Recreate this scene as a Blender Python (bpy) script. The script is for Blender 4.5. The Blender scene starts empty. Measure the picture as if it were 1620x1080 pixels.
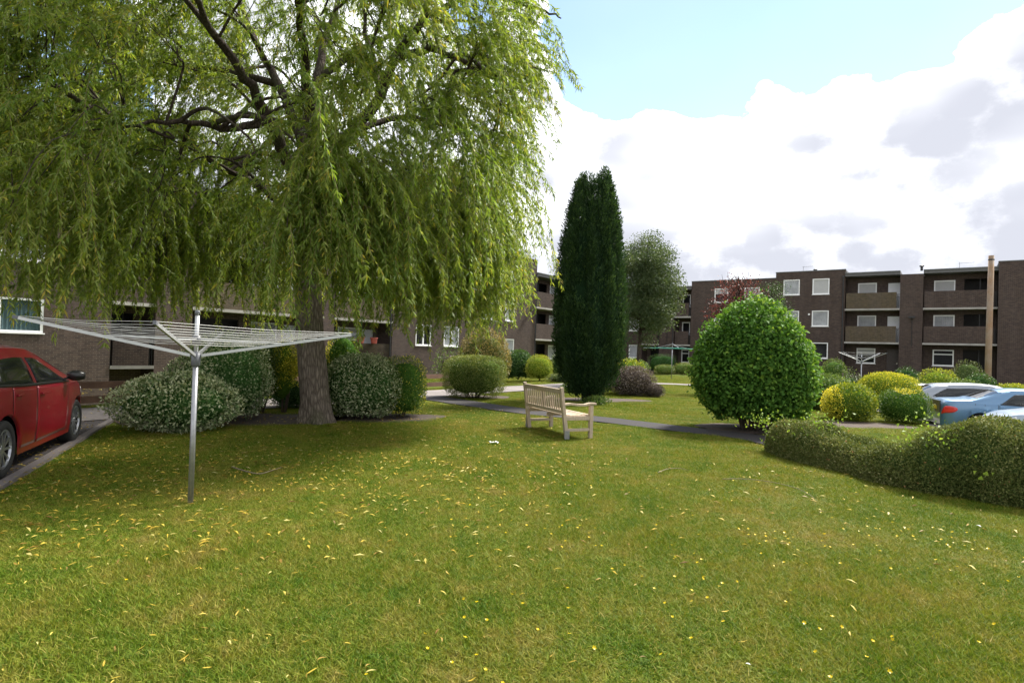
import bpy, bmesh, math, random
import numpy as np
from mathutils import Vector, Matrix

random.seed(7)
RNG = np.random.default_rng(11)
scene = bpy.context.scene
COL = scene.collection

# ------------------------------------------------------------------ camera
F = 950.0                       # focal length in pixels of a 1620 px wide frame
ROLL, PITCH, EYE = 0.031, 0.0126, 1.63
cam_data = bpy.data.cameras.new('camera')
cam_data.sensor_width = 36.0
cam_data.lens = 36.0 * F / 1620.0
cam_data.clip_end = 6000.0
cam_data.clip_start = 0.05
cam = bpy.data.objects.new('camera', cam_data)
COL.objects.link(cam)
cam.matrix_world = (Matrix.Translation((0, 0, EYE)) @ Matrix.Rotation(math.pi / 2 + PITCH, 4, 'X')
                    @ Matrix.Rotation(ROLL, 4, 'Z'))
scene.camera = cam

# ------------------------------------------------------------------ light
SUN_EL, SUN_AZ = math.radians(50), math.radians(46)     # azimuth clockwise from +Y (the view direction)
sun_dir = Vector((math.sin(SUN_AZ) * math.cos(SUN_EL), math.cos(SUN_AZ) * math.cos(SUN_EL), math.sin(SUN_EL)))
sd = bpy.data.lights.new('sun', 'SUN')
sd.energy = 2.3
sd.angle = math.radians(11.0)
sd.color = (1.0, 0.95, 0.86)
so = bpy.data.objects.new('sun', sd)
COL.objects.link(so)
so.rotation_euler = sun_dir.to_track_quat('Z', 'Y').to_euler()

scene.view_settings.view_transform = 'Standard'
scene.view_settings.look = 'None'
scene.view_settings.gamma = 1.0
scene.view_settings.use_curve_mapping = False
scene.view_settings.exposure = 2.38


def unpix(px, py):
    u, v = px - 810.0, py - 540.0
    u2 = u * math.cos(ROLL) + v * math.sin(ROLL)
    v2 = -u * math.sin(ROLL) + v * math.cos(ROLL) - PITCH * F
    return u2 / F, v2 / F


def P(px, py, d):
    a, b = unpix(px, py)
    return Vector((a * d, d, EYE - b * d))


def G(px, py, z=0.0):
    a, b = unpix(px, py)
    d = (EYE - z) / max(b, 1e-4)
    return Vector((a * d, d, z))


# world: Nishita sky with cumulus built from noise on the view direction
world = bpy.data.worlds.new('World')
scene.world = world
world.use_nodes = True
wn, wl = world.node_tree.nodes, world.node_tree.links
wn.clear()


def wmath(op, a, b=None, clamp=False):
    n = wn.new('ShaderNodeMath'); n.operation = op; n.use_clamp = clamp
    for i, s in enumerate((a, b)):
        if s is None: continue
        if isinstance(s, (int, float)): n.inputs[i].default_value = s
        else: wl.new(s, n.inputs[i])
    return n.outputs[0]


sky = wn.new('ShaderNodeTexSky')
sky.sky_type = 'NISHITA'; sky.sun_disc = False
sky.sun_elevation = SUN_EL; sky.sun_rotation = SUN_AZ
sky.air_density = 1.0; sky.dust_density = 0.1; sky.ozone_density = 1.5
bg_sky = wn.new('ShaderNodeBackground'); bg_sky.inputs[1].default_value = 0.050
wl.new(sky.outputs[0], bg_sky.inputs[0])
tc = wn.new('ShaderNodeTexCoord')
vec = tc.outputs['Generated']
mp = wn.new('ShaderNodeMapping'); mp.inputs['Scale'].default_value = (1, 1, 1.5); wl.new(vec, mp.inputs[0])


def wnoise(scale, detail, rough, off):
    m = wn.new('ShaderNodeMapping'); m.inputs['Location'].default_value = off; wl.new(mp.outputs[0], m.inputs[0])
    n = wn.new('ShaderNodeTexNoise'); n.inputs['Scale'].default_value = scale
    n.inputs['Detail'].default_value = detail; n.inputs['Roughness'].default_value = rough
    wl.new(m.outputs[0], n.inputs['Vector'])
    return n.outputs[0]


big = wnoise(2.2, 4, 0.5, (3.1, 0.4, 1.7))
fine = wnoise(9.0, 8, 0.62, (0.3, 2.2, 0.9))
vor = wn.new('ShaderNodeTexVoronoi'); vor.feature = 'SMOOTH_F1'; vor.inputs['Scale'].default_value = 15.0
vor.inputs['Smoothness'].default_value = 0.35
wl.new(mp.outputs[0], vor.inputs['Vector'])
puff = wmath('SUBTRACT', 0.5, vor.outputs['Distance'])
cov = wmath('ADD', wmath('MULTIPLY', wmath('SUBTRACT', big, 0.5), 0.9),
            wmath('ADD', wmath('MULTIPLY', wmath('SUBTRACT', fine, 0.5), 0.75), wmath('MULTIPLY', puff, 0.45)))
cov = wmath('ADD', cov, 0.32)
# openings of blue between the clouds
for (px, py, r, w) in [(1010, 30, 0.14, 1.0), (1105, 90, 0.08, 0.7), (1180, -10, 0.15, 1.0), (1330, -40, 0.14, 1.0), (1480, -20, 0.10, 0.9), (950, 130, 0.06, 0.7),
                       (40, 120, 0.16, 0.7), (-250, 60, 0.25, 0.6), (600, -600, 0.40, 0.6), (1500, -800, 0.4, 0.5)]:
    a, b = unpix(px, py)
    c = Vector((a, 1, -b)).normalized()
    vm = wn.new('ShaderNodeVectorMath'); vm.operation = 'DISTANCE'
    wl.new(vec, vm.inputs[0]); vm.inputs[1].default_value = c
    mr = wn.new('ShaderNodeMapRange'); mr.interpolation_type = 'SMOOTHSTEP'
    mr.inputs['From Min'].default_value = 0.0; mr.inputs['From Max'].default_value = r * 1.35
    mr.inputs['To Min'].default_value = w; mr.inputs['To Max'].default_value = 0.0
    wl.new(vm.outputs['Value'], mr.inputs['Value'])
    cov = wmath('SUBTRACT', cov, mr.outputs[0])
mask = wn.new('ShaderNodeMapRange'); mask.interpolation_type = 'SMOOTHSTEP'
mask.inputs['From Min'].default_value = -0.015; mask.inputs['From Max'].default_value = 0.035
wl.new(cov, mask.inputs['Value'])
smp = wn.new('ShaderNodeMapping'); smp.inputs['Scale'].default_value = (1, 1, 2.6); smp.inputs['Location'].default_value = (0.7, 3.1, 1.70); wl.new(vec, smp.inputs[0])
shn = wn.new('ShaderNodeTexNoise'); shn.inputs['Scale'].default_value = 1.7; shn.inputs['Detail'].default_value = 4; shn.inputs['Roughness'].default_value = 0.48
wl.new(smp.outputs[0], shn.inputs['Vector']); shade = shn.outputs[0]
shr = wn.new('ShaderNodeMapRange'); shr.interpolation_type = 'SMOOTHSTEP'
shr.inputs['From Min'].default_value = 0.34; shr.inputs['From Max'].default_value = 0.56
wl.new(shade, shr.inputs['Value'])
# cloud bodies are greyer deep inside than at their rims
deep = wn.new('ShaderNodeMapRange'); deep.interpolation_type = 'SMOOTHSTEP'; deep.inputs['From Min'].default_value = 0.05; deep.inputs['From Max'].default_value = 0.40
wl.new(cov, deep.inputs['Value'])
grey = wmath('MULTIPLY', shr.outputs[0], deep.outputs[0])
mixc = wn.new('ShaderNodeMix'); mixc.data_type = 'RGBA'
mixc.inputs[6].default_value = (0.385, 0.388, 0.395, 1); mixc.inputs[7].default_value = (0.148, 0.153, 0.172, 1)
wl.new(grey, mixc.inputs[0])
bg_cl = wn.new('ShaderNodeBackground'); bg_cl.inputs[1].default_value = 1.0
wl.new(mixc.outputs[2], bg_cl.inputs[0])
veil = wmath('MAXIMUM', mask.outputs[0], wmath('MULTIPLY', big, 0.20))
mxs = wn.new('ShaderNodeMixShader')
wl.new(veil, mxs.inputs[0]); wl.new(bg_sky.outputs[0], mxs.inputs[1]); wl.new(bg_cl.outputs[0], mxs.inputs[2])
wo = wn.new('ShaderNodeOutputWorld'); wl.new(mxs.outputs[0], wo.inputs[0])


# ------------------------------------------------------------------ materials
class NT:
    """small node helper"""
    def __init__(self, name):
        self.m = bpy.data.materials.new(name); self.m.use_nodes = True
        self.t = self.m.node_tree; self.n = self.t.nodes; self.l = self.t.links
        self.bsdf = self.n['Principled BSDF']; self.out = self.n['Material Output']

    def node(self, kind, **kw):
        n = self.n.new(kind)
        for k, v in kw.items(): setattr(n, k, v)
        return n

    def link(self, a, b): self.l.new(a, b)

    def noise(self, scale, detail=4, rough=0.55, vec=None, dim=None):
        n = self.n.new('ShaderNodeTexNoise')
        n.inputs['Scale'].default_value = scale; n.inputs['Detail'].default_value = detail
        n.inputs['Roughness'].default_value = rough
        if vec is not None: self.l.new(vec, n.inputs['Vector'])
        return n.outputs[0]

    def ramp(self, fac, stops, interp='LINEAR'):
        r = self.n.new('ShaderNodeValToRGB'); r.color_ramp.interpolation = interp
        el = r.color_ramp.elements
        while len(el) < len(stops): el.new(0.5)
        for e, (p, c) in zip(el, stops):
            e.position = p; e.color = (c[0], c[1], c[2], 1)
        self.l.new(fac, r.inputs[0])
        return r.outputs[0]

    def mix(self, fac, a, b, mode='MIX'):
        n = self.n.new('ShaderNodeMix'); n.data_type = 'RGBA'; n.blend_type = mode
        if isinstance(fac, (int, float)): n.inputs[0].default_value = fac
        else: self.l.new(fac, n.inputs[0])
        for i, s in ((6, a), (7, b)):
            if isinstance(s, tuple): n.inputs[i].default_value = (*s[:3], 1)
            else: self.l.new(s, n.inputs[i])
        return n.outputs[2]

    def bump(self, h, strength=0.3, dist=0.01):
        b = self.n.new('ShaderNodeBump'); b.inputs['Strength'].default_value = strength
        b.inputs['Distance'].default_value = dist
        self.l.new(h, b.inputs['Height']); self.l.new(b.outputs[0], self.bsdf.inputs['Normal'])

    def obj(self): 
        return self.n.new('ShaderNodeTexCoord').outputs['Object']

    def pos(self):
        return self.n.new('ShaderNodeNewGeometry').outputs['Position']

    def setc(self, c):
        if isinstance(c, tuple): self.bsdf.inputs['Base Color'].default_value = (*c[:3], 1)
        else: self.l.new(c, self.bsdf.inputs['Base Color'])

    def setp(self, **kw):
        for k, v in kw.items(): self.bsdf.inputs[k.replace('_', ' ')].default_value = v


def plain(name, c, rough=0.6, var=0.15, scale=8.0, metal=0.0, spec=0.5, bump=0.0):
    t = NT(name)
    o = t.obj()
    f = t.noise(scale, 5, 0.6, o)
    lo = tuple(x * (1 - var) for x in c); hi = tuple(min(1, x * (1 + var)) for x in c)
    t.setc(t.ramp(f, [(0.3, lo), (0.7, hi)]))
    t.setp(Roughness=rough, Metallic=metal); t.bsdf.inputs['Specular IOR Level'].default_value = spec
    if bump: t.bump(t.noise(scale * 6, 4, 0.6, o), bump, 0.01)
    return t.m


CORE = {}


def leaf_mat(name, stops, trans=0.35, tcol=None, rough=0.55, spec=0.22):
    t = NT(name)
    a = t.node('ShaderNodeAttribute', attribute_name='rnd')
    c = t.ramp(a.outputs['Fac'], stops)
    t.setc(c); t.setp(Roughness=rough); t.bsdf.inputs['Specular IOR Level'].default_value = spec
    tr = t.node('ShaderNodeBsdfTranslucent')
    tc_ = t.mix(1.0, c, tcol or (1.25, 1.2, 0.6), 'MULTIPLY')
    t.link(tc_, tr.inputs[0])
    ms = t.node('ShaderNodeMixShader'); ms.inputs[0].default_value = trans
    t.link(t.bsdf.outputs[0], ms.inputs[1]); t.link(tr.outputs[0], ms.inputs[2]); t.link(ms.outputs[0], t.out.inputs[0])
    CORE[name] = plain(name + '_inner', tuple(x * 1.05 for x in stops[0][1]), 1.0, 0.35, 9, spec=0.0, bump=0.6)  # matte core in the darkest leaf tone, painting the shaded inner foliage
    return t.m


def brick_mat(name, c1, c2, mortar, warm):
    t = NT(name)
    s = t.node('ShaderNodeSeparateXYZ'); t.link(t.obj(), s.inputs[0])
    ad = t.node('ShaderNodeMath', operation='ADD'); t.link(s.outputs[0], ad.inputs[0]); t.link(s.outputs[1], ad.inputs[1])
    cb = t.node('ShaderNodeCombineXYZ'); t.link(ad.outputs[0], cb.inputs[0]); t.link(s.outputs[2], cb.inputs[1])
    b = t.node('ShaderNodeTexBrick')
    t.link(cb.outputs[0], b.inputs['Vector'])
    b.inputs['Color1'].default_value = (*c1, 1); b.inputs['Color2'].default_value = (*c2, 1); b.inputs['Mortar'].default_value = (*mortar, 1)
    b.inputs['Scale'].default_value = 1.0; b.inputs['Brick Width'].default_value = 0.225; b.inputs['Row Height'].default_value = 0.075
    b.inputs['Mortar Size'].default_value = 0.011; b.inputs['Mortar Smooth'].default_value = 0.3; b.inputs['Bias'].default_value = 0.1
    # weathering: broad tone change and streaks down the wall
    sm = t.node('ShaderNodeMapping'); sm.inputs['Scale'].default_value = (1.4, 0.25, 1); t.link(cb.outputs[0], sm.inputs[0])
    f1 = t.noise(1.0, 6, 0.6, sm.outputs[0])
    f2 = t.noise(6.0, 4, 0.6, cb.outputs[0])
    c = t.mix(t.ramp(f1, [(0.35, (0, 0, 0)), (0.75, (1, 1, 1))]), b.outputs[0], warm, 'MULTIPLY')
    c = t.mix(0.35, c, t.ramp(f2, [(0.3, (0.55, 0.5, 0.5)), (0.7, (1.5, 1.45, 1.4))]), 'MULTIPLY')
    t.setc(c); t.setp(Roughness=0.85); t.bsdf.inputs['Specular IOR Level'].default_value = 0.2
    t.bump(b.outputs['Fac'], -0.35, 0.012)
    return t.m


M = {}
M['brick'] = brick_mat('dark_brown_brick', (0.084, 0.059, 0.049), (0.047, 0.034, 0.031), (0.104, 0.087, 0.077), (0.78, 0.75, 0.72))
M['brick_moss'] = brick_mat('balcony_brick', (0.105, 0.078, 0.055), (0.060, 0.047, 0.036), (0.13, 0.115, 0.09), (0.88, 0.86, 0.66))
M['concrete'] = plain('pale_concrete', (0.328, 0.312, 0.289), 0.85, 0.2, 2.0, bump=0.1)
M['soffit'] = plain('dark_soffit_paint', (0.10, 0.10, 0.10), 0.7, 0.1)
M['roof_felt'] = plain('grey_roof_felt', (0.16, 0.165, 0.17), 0.8, 0.2, 1.5)
M['upvc'] = plain('white_window_plastic', (0.82, 0.82, 0.82), 0.35, 0.03, 3)
M['net'] = plain('net_curtain', (0.50, 0.515, 0.54), 0.9, 0.25, 1.6)
M['blind'] = plain('white_blind', (0.60, 0.60, 0.60), 0.8, 0.06, 2)
M['teal_blind'] = plain('teal_vertical_blind', (0.05, 0.10, 0.11), 0.8, 0.2, 3)
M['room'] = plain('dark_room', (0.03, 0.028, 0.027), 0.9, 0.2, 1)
M['door_white'] = plain('white_door', (0.70, 0.71, 0.73), 0.4, 0.03)
M['door_dark'] = plain('dark_door', (0.05, 0.035, 0.032), 0.5, 0.1)
M['black_metal'] = plain('black_painted_metal', (0.02, 0.02, 0.021), 0.5, 0.1)
M['render'] = plain('stair_recess_wall', (0.035, 0.033, 0.032), 0.9, 0.2, 1)
M['galv'] = plain('galvanised_steel', (0.310, 0.316, 0.329), 0.42, 0.15, 20, metal=0.75)
M['alu'] = plain('brushed_aluminium', (0.446, 0.454, 0.468), 0.40, 0.08, 20, metal=0.6)
M['grey_plastic'] = plain('grey_plastic', (0.10, 0.105, 0.12), 0.45, 0.1)
M['line'] = plain('grey_plastic_cord', (0.436, 0.436, 0.422), 0.6, 0.05)
M['green_line'] = plain('green_plastic_cord', (0.05, 0.30, 0.22), 0.6, 0.1)
M['terracotta'] = plain('red_plastic_pot', (0.30, 0.06, 0.045), 0.6, 0.1)
M['fence'] = plain('stained_fence_timber', (0.15, 0.085, 0.055), 0.8, 0.3, 4, bump=0.15)
M['soil'] = plain('dry_brown_soil', (0.050, 0.033, 0.022), 0.95, 0.35, 6, bump=0.8)
M['tyre'] = plain('tyre_rubber', (0.018, 0.018, 0.018), 0.8, 0.2)
M['rim'] = plain('alloy_rim', (0.40, 0.41, 0.43), 0.3, 0.05, metal=0.8)
M['chrome'] = plain('bright_trim', (0.7, 0.7, 0.72), 0.15, 0.02, metal=0.9)
M['car_black'] = plain('black_trim', (0.015, 0.015, 0.016), 0.35, 0.05)
M['twig'] = plain('twig_bark', (0.075, 0.055, 0.038), 0.9, 0.3, 10)
M['dark_twig'] = plain('shaded_twigs', (0.030, 0.027, 0.016), 0.95, 0.3, 6)
M['white_stuff'] = plain('white_feather', (0.7, 0.7, 0.68), 0.8, 0.05)


def glass_mat(name, tint, refl=0.25, alpha=0.35):
    t = NT(name)
    t.setc(tint); t.setp(Roughness=0.04); t.bsdf.inputs['Specular IOR Level'].default_value = 0.45
    tr = t.node('ShaderNodeBsdfTransparent')
    ms = t.node('ShaderNodeMixShader'); ms.inputs[0].default_value = alpha
    t.link(tr.outputs[0], ms.inputs[1]); t.link(t.bsdf.outputs[0], ms.inputs[2]); t.link(ms.outputs[0], t.out.inputs[0])
    return t.m


M['pane'] = glass_mat('window_glass', (0.03, 0.035, 0.04), alpha=0.20)
M['car_glass'] = glass_mat('car_glass', (0.012, 0.014, 0.015), alpha=0.93)


def paint(name, c, metal=0.35):
    t = NT(name)
    t.setc(c); t.setp(Roughness=0.33, Metallic=metal)
    t.bsdf.inputs['Coat Weight'].default_value = 0.6; t.bsdf.inputs['Coat Roughness'].default_value = 0.06
    return t.m


M['red_paint'] = paint('red_car_paint', (0.215, 0.003, 0.014), 0.1)
M['blue_paint'] = paint('pale_blue_car_paint', (0.100, 0.200, 0.328), 0.45)
M['silver_paint'] = paint('silver_car_paint', (0.240, 0.264, 0.296), 0.6)
M['pale_blue_silver'] = paint('icy_blue_car_paint', (0.272, 0.328, 0.392), 0.55)
M['white_paint'] = paint('white_car_paint', (0.408, 0.399, 0.425), 0.0)
M['red_lens'] = paint('red_lens', (0.60, 0.02, 0.02), 0.0)
M['clear_lens'] = paint('clear_lens', (0.6, 0.62, 0.62), 0.3)
M['plate'] = plain('yellow_plate', (0.75, 0.52, 0.03), 0.4, 0.03)


def wood_mat(name, c):
    t = NT(name)
    mp_ = t.node('ShaderNodeMapping'); mp_.inputs['Scale'].default_value = (14, 14, 2.5); t.link(t.obj(), mp_.inputs[0])
    f = t.noise(3, 6, 0.65, mp_.outputs[0])
    f2 = t.noise(1.5, 3, 0.5, t.obj())
    lo = tuple(x * 0.72 for x in c); hi = tuple(x * 1.18 for x in c)
    col = t.ramp(f, [(0.3, lo), (0.7, hi)])
    col = t.mix(t.ramp(f2, [(0.4, (0, 0, 0)), (0.7, (0.6, 0.6, 0.6))]), col, (0.296, 0.274, 0.237))
    t.setc(col); t.setp(Roughness=0.75); t.bsdf.inputs['Specular IOR Level'].default_value = 0.25
    t.bump(f, 0.25, 0.004)
    return t.m


M['teak'] = wood_mat('weathered_pale_timber', (0.46, 0.365, 0.265))
M['pole_wood'] = wood_mat('brown_pole_timber', (0.259, 0.169, 0.101))


def bark_mat(name, c1, c2):
    t = NT(name)
    mp_ = t.node('ShaderNodeMapping'); mp_.inputs['Scale'].default_value = (9, 9, 2.0); t.link(t.obj(), mp_.inputs[0])
    v = t.node('ShaderNodeTexVoronoi', feature='DISTANCE_TO_EDGE'); v.inputs['Scale'].default_value = 2.2
    t.link(mp_.outputs[0], v.inputs['Vector'])
    n = t.noise(3.5, 7, 0.7, mp_.outputs[0])
    g = t.noise(1.2, 4, 0.6, t.obj())
    h = t.node('ShaderNodeMath', operation='MULTIPLY_ADD'); t.link(n, h.inputs[0]); h.inputs[1].default_value = 0.7; t.link(v.outputs[0], h.inputs[2])
    c = t.ramp(h.outputs[0], [(0.25, c1), (0.85, c2)])
    c = t.mix(t.ramp(g, [(0.5, (0, 0, 0)), (0.72, (0.7, 0.7, 0.7))]), c, (0.075, 0.085, 0.04))
    t.setc(c); t.setp(Roughness=0.95); t.bsdf.inputs['Specular IOR Level'].default_value = 0.15
    t.bump(h.outputs[0], 1.0, 0.05)
    return t.m


M['bark'] = bark_mat('furrowed_willow_bark', (0.068, 0.054, 0.043), (0.264, 0.220, 0.176))
M['bark_dark'] = bark_mat('dark_bark', (0.03, 0.022, 0.018), (0.11, 0.085, 0.07))


def asphalt(name, c, speck=0.25, patch=0.2):
    t = NT(name)
    p = t.pos()
    f = t.noise(90, 3, 0.7, p); f2 = t.noise(0.7, 5, 0.6, p)
    col = t.ramp(f, [(0.3, tuple(x * (1 - speck) for x in c)), (0.75, tuple(x * (1 + speck) for x in c))])
    col = t.mix(0.7, col, t.ramp(f2, [(0.3, (1 - patch,) * 3), (0.7, (1 + patch,) * 3)]), 'MULTIPLY')
    t.setc(col); t.setp(Roughness=0.9); t.bsdf.inputs['Specular IOR Level'].default_value = 0.25
    t.bump(f, 0.5, 0.006)
    return t.m


M['path_dark'] = asphalt('dark_path_asphalt', (0.036, 0.033, 0.034))
M['road'] = asphalt('pale_worn_asphalt', (0.191, 0.170, 0.162), 0.2, 0.25)
M['drive'] = asphalt('dark_driveway_asphalt', (0.060, 0.052, 0.052), 0.3, 0.35)
M['edging'] = asphalt('concrete_edging', (0.17, 0.15, 0.145), 0.2, 0.3)


def lawn_mat(name, blade):
    t = NT(name)
    p = t.pos()
    f1 = t.noise(0.55, 5, 0.6, p); f2 = t.noise(2.3, 5, 0.65, p); f3 = t.noise(9, 6, 0.75, p)
    s = t.node('ShaderNodeMath', operation='MULTIPLY_ADD'); t.link(f2, s.inputs[0]); s.inputs[1].default_value = 0.62
    s2 = t.node('ShaderNodeMath', operation='MULTIPLY'); t.link(f1, s2.inputs[0]); s2.inputs[1].default_value = 0.45
    t.link(s2.outputs[0], s.inputs[2])
    s3 = t.node('ShaderNodeMath', operation='MULTIPLY_ADD'); t.link(f3, s3.inputs[0]); s3.inputs[1].default_value = 0.55; t.link(s.outputs[0], s3.inputs[2])
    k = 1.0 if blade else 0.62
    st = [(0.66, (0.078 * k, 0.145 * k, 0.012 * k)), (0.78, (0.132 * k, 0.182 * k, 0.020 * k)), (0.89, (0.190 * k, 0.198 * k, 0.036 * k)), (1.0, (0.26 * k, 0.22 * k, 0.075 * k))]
    c = t.ramp(s3.outputs[0], st)
    if blade:
        a = t.node('ShaderNodeAttribute', attribute_name='rnd')
        c = t.mix(t.ramp(a.outputs['Fac'], [(0.84, (0, 0, 0)), (0.95, (0.75, 0.75, 0.75))]), c, (0.27, 0.215, 0.075))
        c = t.mix(1.0, c, t.ramp(a.outputs['Fac'], [(0.0, (0.45, 0.55, 0.5)), (0.75, (1.3, 1.25, 1.0))]), 'MULTIPLY')
        tr = t.node('ShaderNodeBsdfTranslucent'); t.link(t.mix(1.0, c, (1.2, 1.15, 0.6), 'MULTIPLY'), tr.inputs[0])
        ms = t.node('ShaderNodeMixShader'); ms.inputs[0].default_value = 0.3
        t.link(t.bsdf.outputs[0], ms.inputs[1]); t.link(tr.outputs[0], ms.inputs[2]); t.link(ms.outputs[0], t.out.inputs[0])
        t.setp(Roughness=0.6); t.bsdf.inputs['Specular IOR Level'].default_value = 0.12
    else:
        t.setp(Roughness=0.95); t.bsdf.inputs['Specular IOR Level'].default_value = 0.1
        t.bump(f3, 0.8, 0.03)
    t.setc(c)
    return t.m


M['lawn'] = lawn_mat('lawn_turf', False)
M['blade'] = lawn_mat('grass_blades', True)

L = {}
L['willow'] = leaf_mat('willow_leaves', [(0.0, (0.078, 0.146, 0.022)), (0.4, (0.150, 0.228, 0.038)), (0.8, (0.240, 0.305, 0.060)), (0.985, (0.330, 0.365, 0.092)), (1.0, (0.42, 0.36, 0.06))], 0.5, (1.25, 1.2, 0.5), 0.5, 0.3)
L['yew'] = leaf_mat('yew_needles', [(0.0, (0.014, 0.032, 0.015)), (0.5, (0.030, 0.064, 0.024)), (0.85, (0.055, 0.105, 0.032)), (1.0, (0.090, 0.150, 0.042))], 0.2, None, 0.6, 0.15)  # palest stops stand in for sun on the spray tips
L['birch'] = leaf_mat('birch_leaves', [(0.0, (0.045, 0.081, 0.028)), (0.6, (0.091, 0.130, 0.058)), (1.0, (0.143, 0.176, 0.078))], 0.3)
L['purple'] = leaf_mat('purple_leaves', [(0.0, (0.072, 0.023, 0.023)), (0.6, (0.156, 0.046, 0.042)), (1.0, (0.260, 0.091, 0.065))], 0.3, (1.3, 1, 0.8))
L['laurel'] = leaf_mat('glossy_green_leaves', [(0.0, (0.039, 0.105, 0.018)), (0.6, (0.083, 0.188, 0.030)), (0.9, (0.143, 0.262, 0.042)), (1.0, (0.255, 0.375, 0.060))], 0.28, None, 0.6, 0.10)
L['varieg'] = leaf_mat('variegated_leaves', [(0.0, (0.036, 0.085, 0.022)), (0.45, (0.095, 0.165, 0.055)), (0.70, (0.25, 0.31, 0.15)), (1.0, (0.50, 0.52, 0.34))], 0.2, None, 0.55, 0.18)
L['gold'] = leaf_mat('golden_leaves', [(0.0, (0.068, 0.128, 0.018)), (0.5, (0.195, 0.255, 0.024)), (0.85, (0.480, 0.450, 0.038)), (1.0, (0.780, 0.675, 0.075))], 0.3)
L['goldgreen'] = leaf_mat('green_and_gold_leaves', [(0.0, (0.036, 0.083, 0.015)), (0.6, (0.090, 0.158, 0.021)), (0.88, (0.150, 0.217, 0.027)), (1.0, (0.750, 0.630, 0.075))], 0.25)
L['olive'] = leaf_mat('olive_clipped_leaves', [(0.0, (0.072, 0.112, 0.026)), (0.6, (0.141, 0.184, 0.042)), (1.0, (0.272, 0.288, 0.080))], 0.22, None, 0.5, 0.25)
L['privet'] = leaf_mat('clipped_dull_leaves', [(0.0, (0.056, 0.084, 0.028)), (0.6, (0.105, 0.137, 0.045)), (1.0, (0.210, 0.217, 0.098))], 0.2, None, 0.5, 0.25)
L['pieris'] = leaf_mat('bronze_green_leaves', [(0.0, (0.074, 0.088, 0.027)), (0.5, (0.176, 0.155, 0.047)), (1.0, (0.365, 0.270, 0.101))], 0.25)
L['lime'] = leaf_mat('lime_leaves', [(0.0, (0.096, 0.152, 0.019)), (0.6, (0.256, 0.296, 0.032)), (1.0, (0.448, 0.448, 0.056))], 0.3)
L['dark'] = leaf_mat('dark_green_leaves', [(0.0, (0.025, 0.059, 0.017)), (0.6, (0.049, 0.105, 0.028)), (1.0, (0.091, 0.168, 0.042))], 0.22, None, 0.5, 0.25)
L['mid'] = leaf_mat('mid_green_leaves', [(0.0, (0.049, 0.091, 0.022)), (0.6, (0.105, 0.168, 0.039)), (1.0, (0.210, 0.266, 0.070))], 0.28)
L['brownp'] = leaf_mat('brown_purple_leaves', [(0.0, (0.052, 0.042, 0.036)), (0.6, (0.124, 0.098, 0.086)), (1.0, (0.260, 0.215, 0.189))], 0.15)
L['hedge'] = leaf_mat('small_hedge_leaves', [(0.0, (0.050, 0.080, 0.022)), (0.5, (0.118, 0.150, 0.040)), (0.85, (0.205, 0.220, 0.072)), (0.97, (0.32, 0.31, 0.14)), (1.0, (0.416, 0.208, 0.096))], 0.2, None, 0.6, 0.12)
L['fresh'] = leaf_mat('fresh_green_leaves', [(0.0, (0.130, 0.234, 0.033)), (1.0, (0.286, 0.390, 0.072))], 0.35)
L['flower_white'] = leaf_mat('white_blossom', [(0.0, (0.55, 0.52, 0.42)), (1.0, (0.75, 0.73, 0.65))], 0.3, (1, 1, 1))
L['litter'] = leaf_mat('fallen_willow_leaves', [(0.0, (0.14, 0.080, 0.025)), (0.35, (0.34, 0.235, 0.03)), (0.75, (0.48, 0.36, 0.045)), (1.0, (0.44, 0.40, 0.16))], 0.2, (1, 1, 1))
L['buttercup'] = leaf_mat('buttercup_petals', [(0.0, (0.62, 0.43, 0.006)), (1.0, (0.66, 0.50, 0.01))], 0.3, (1, 1, 1), 0.3)


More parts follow.
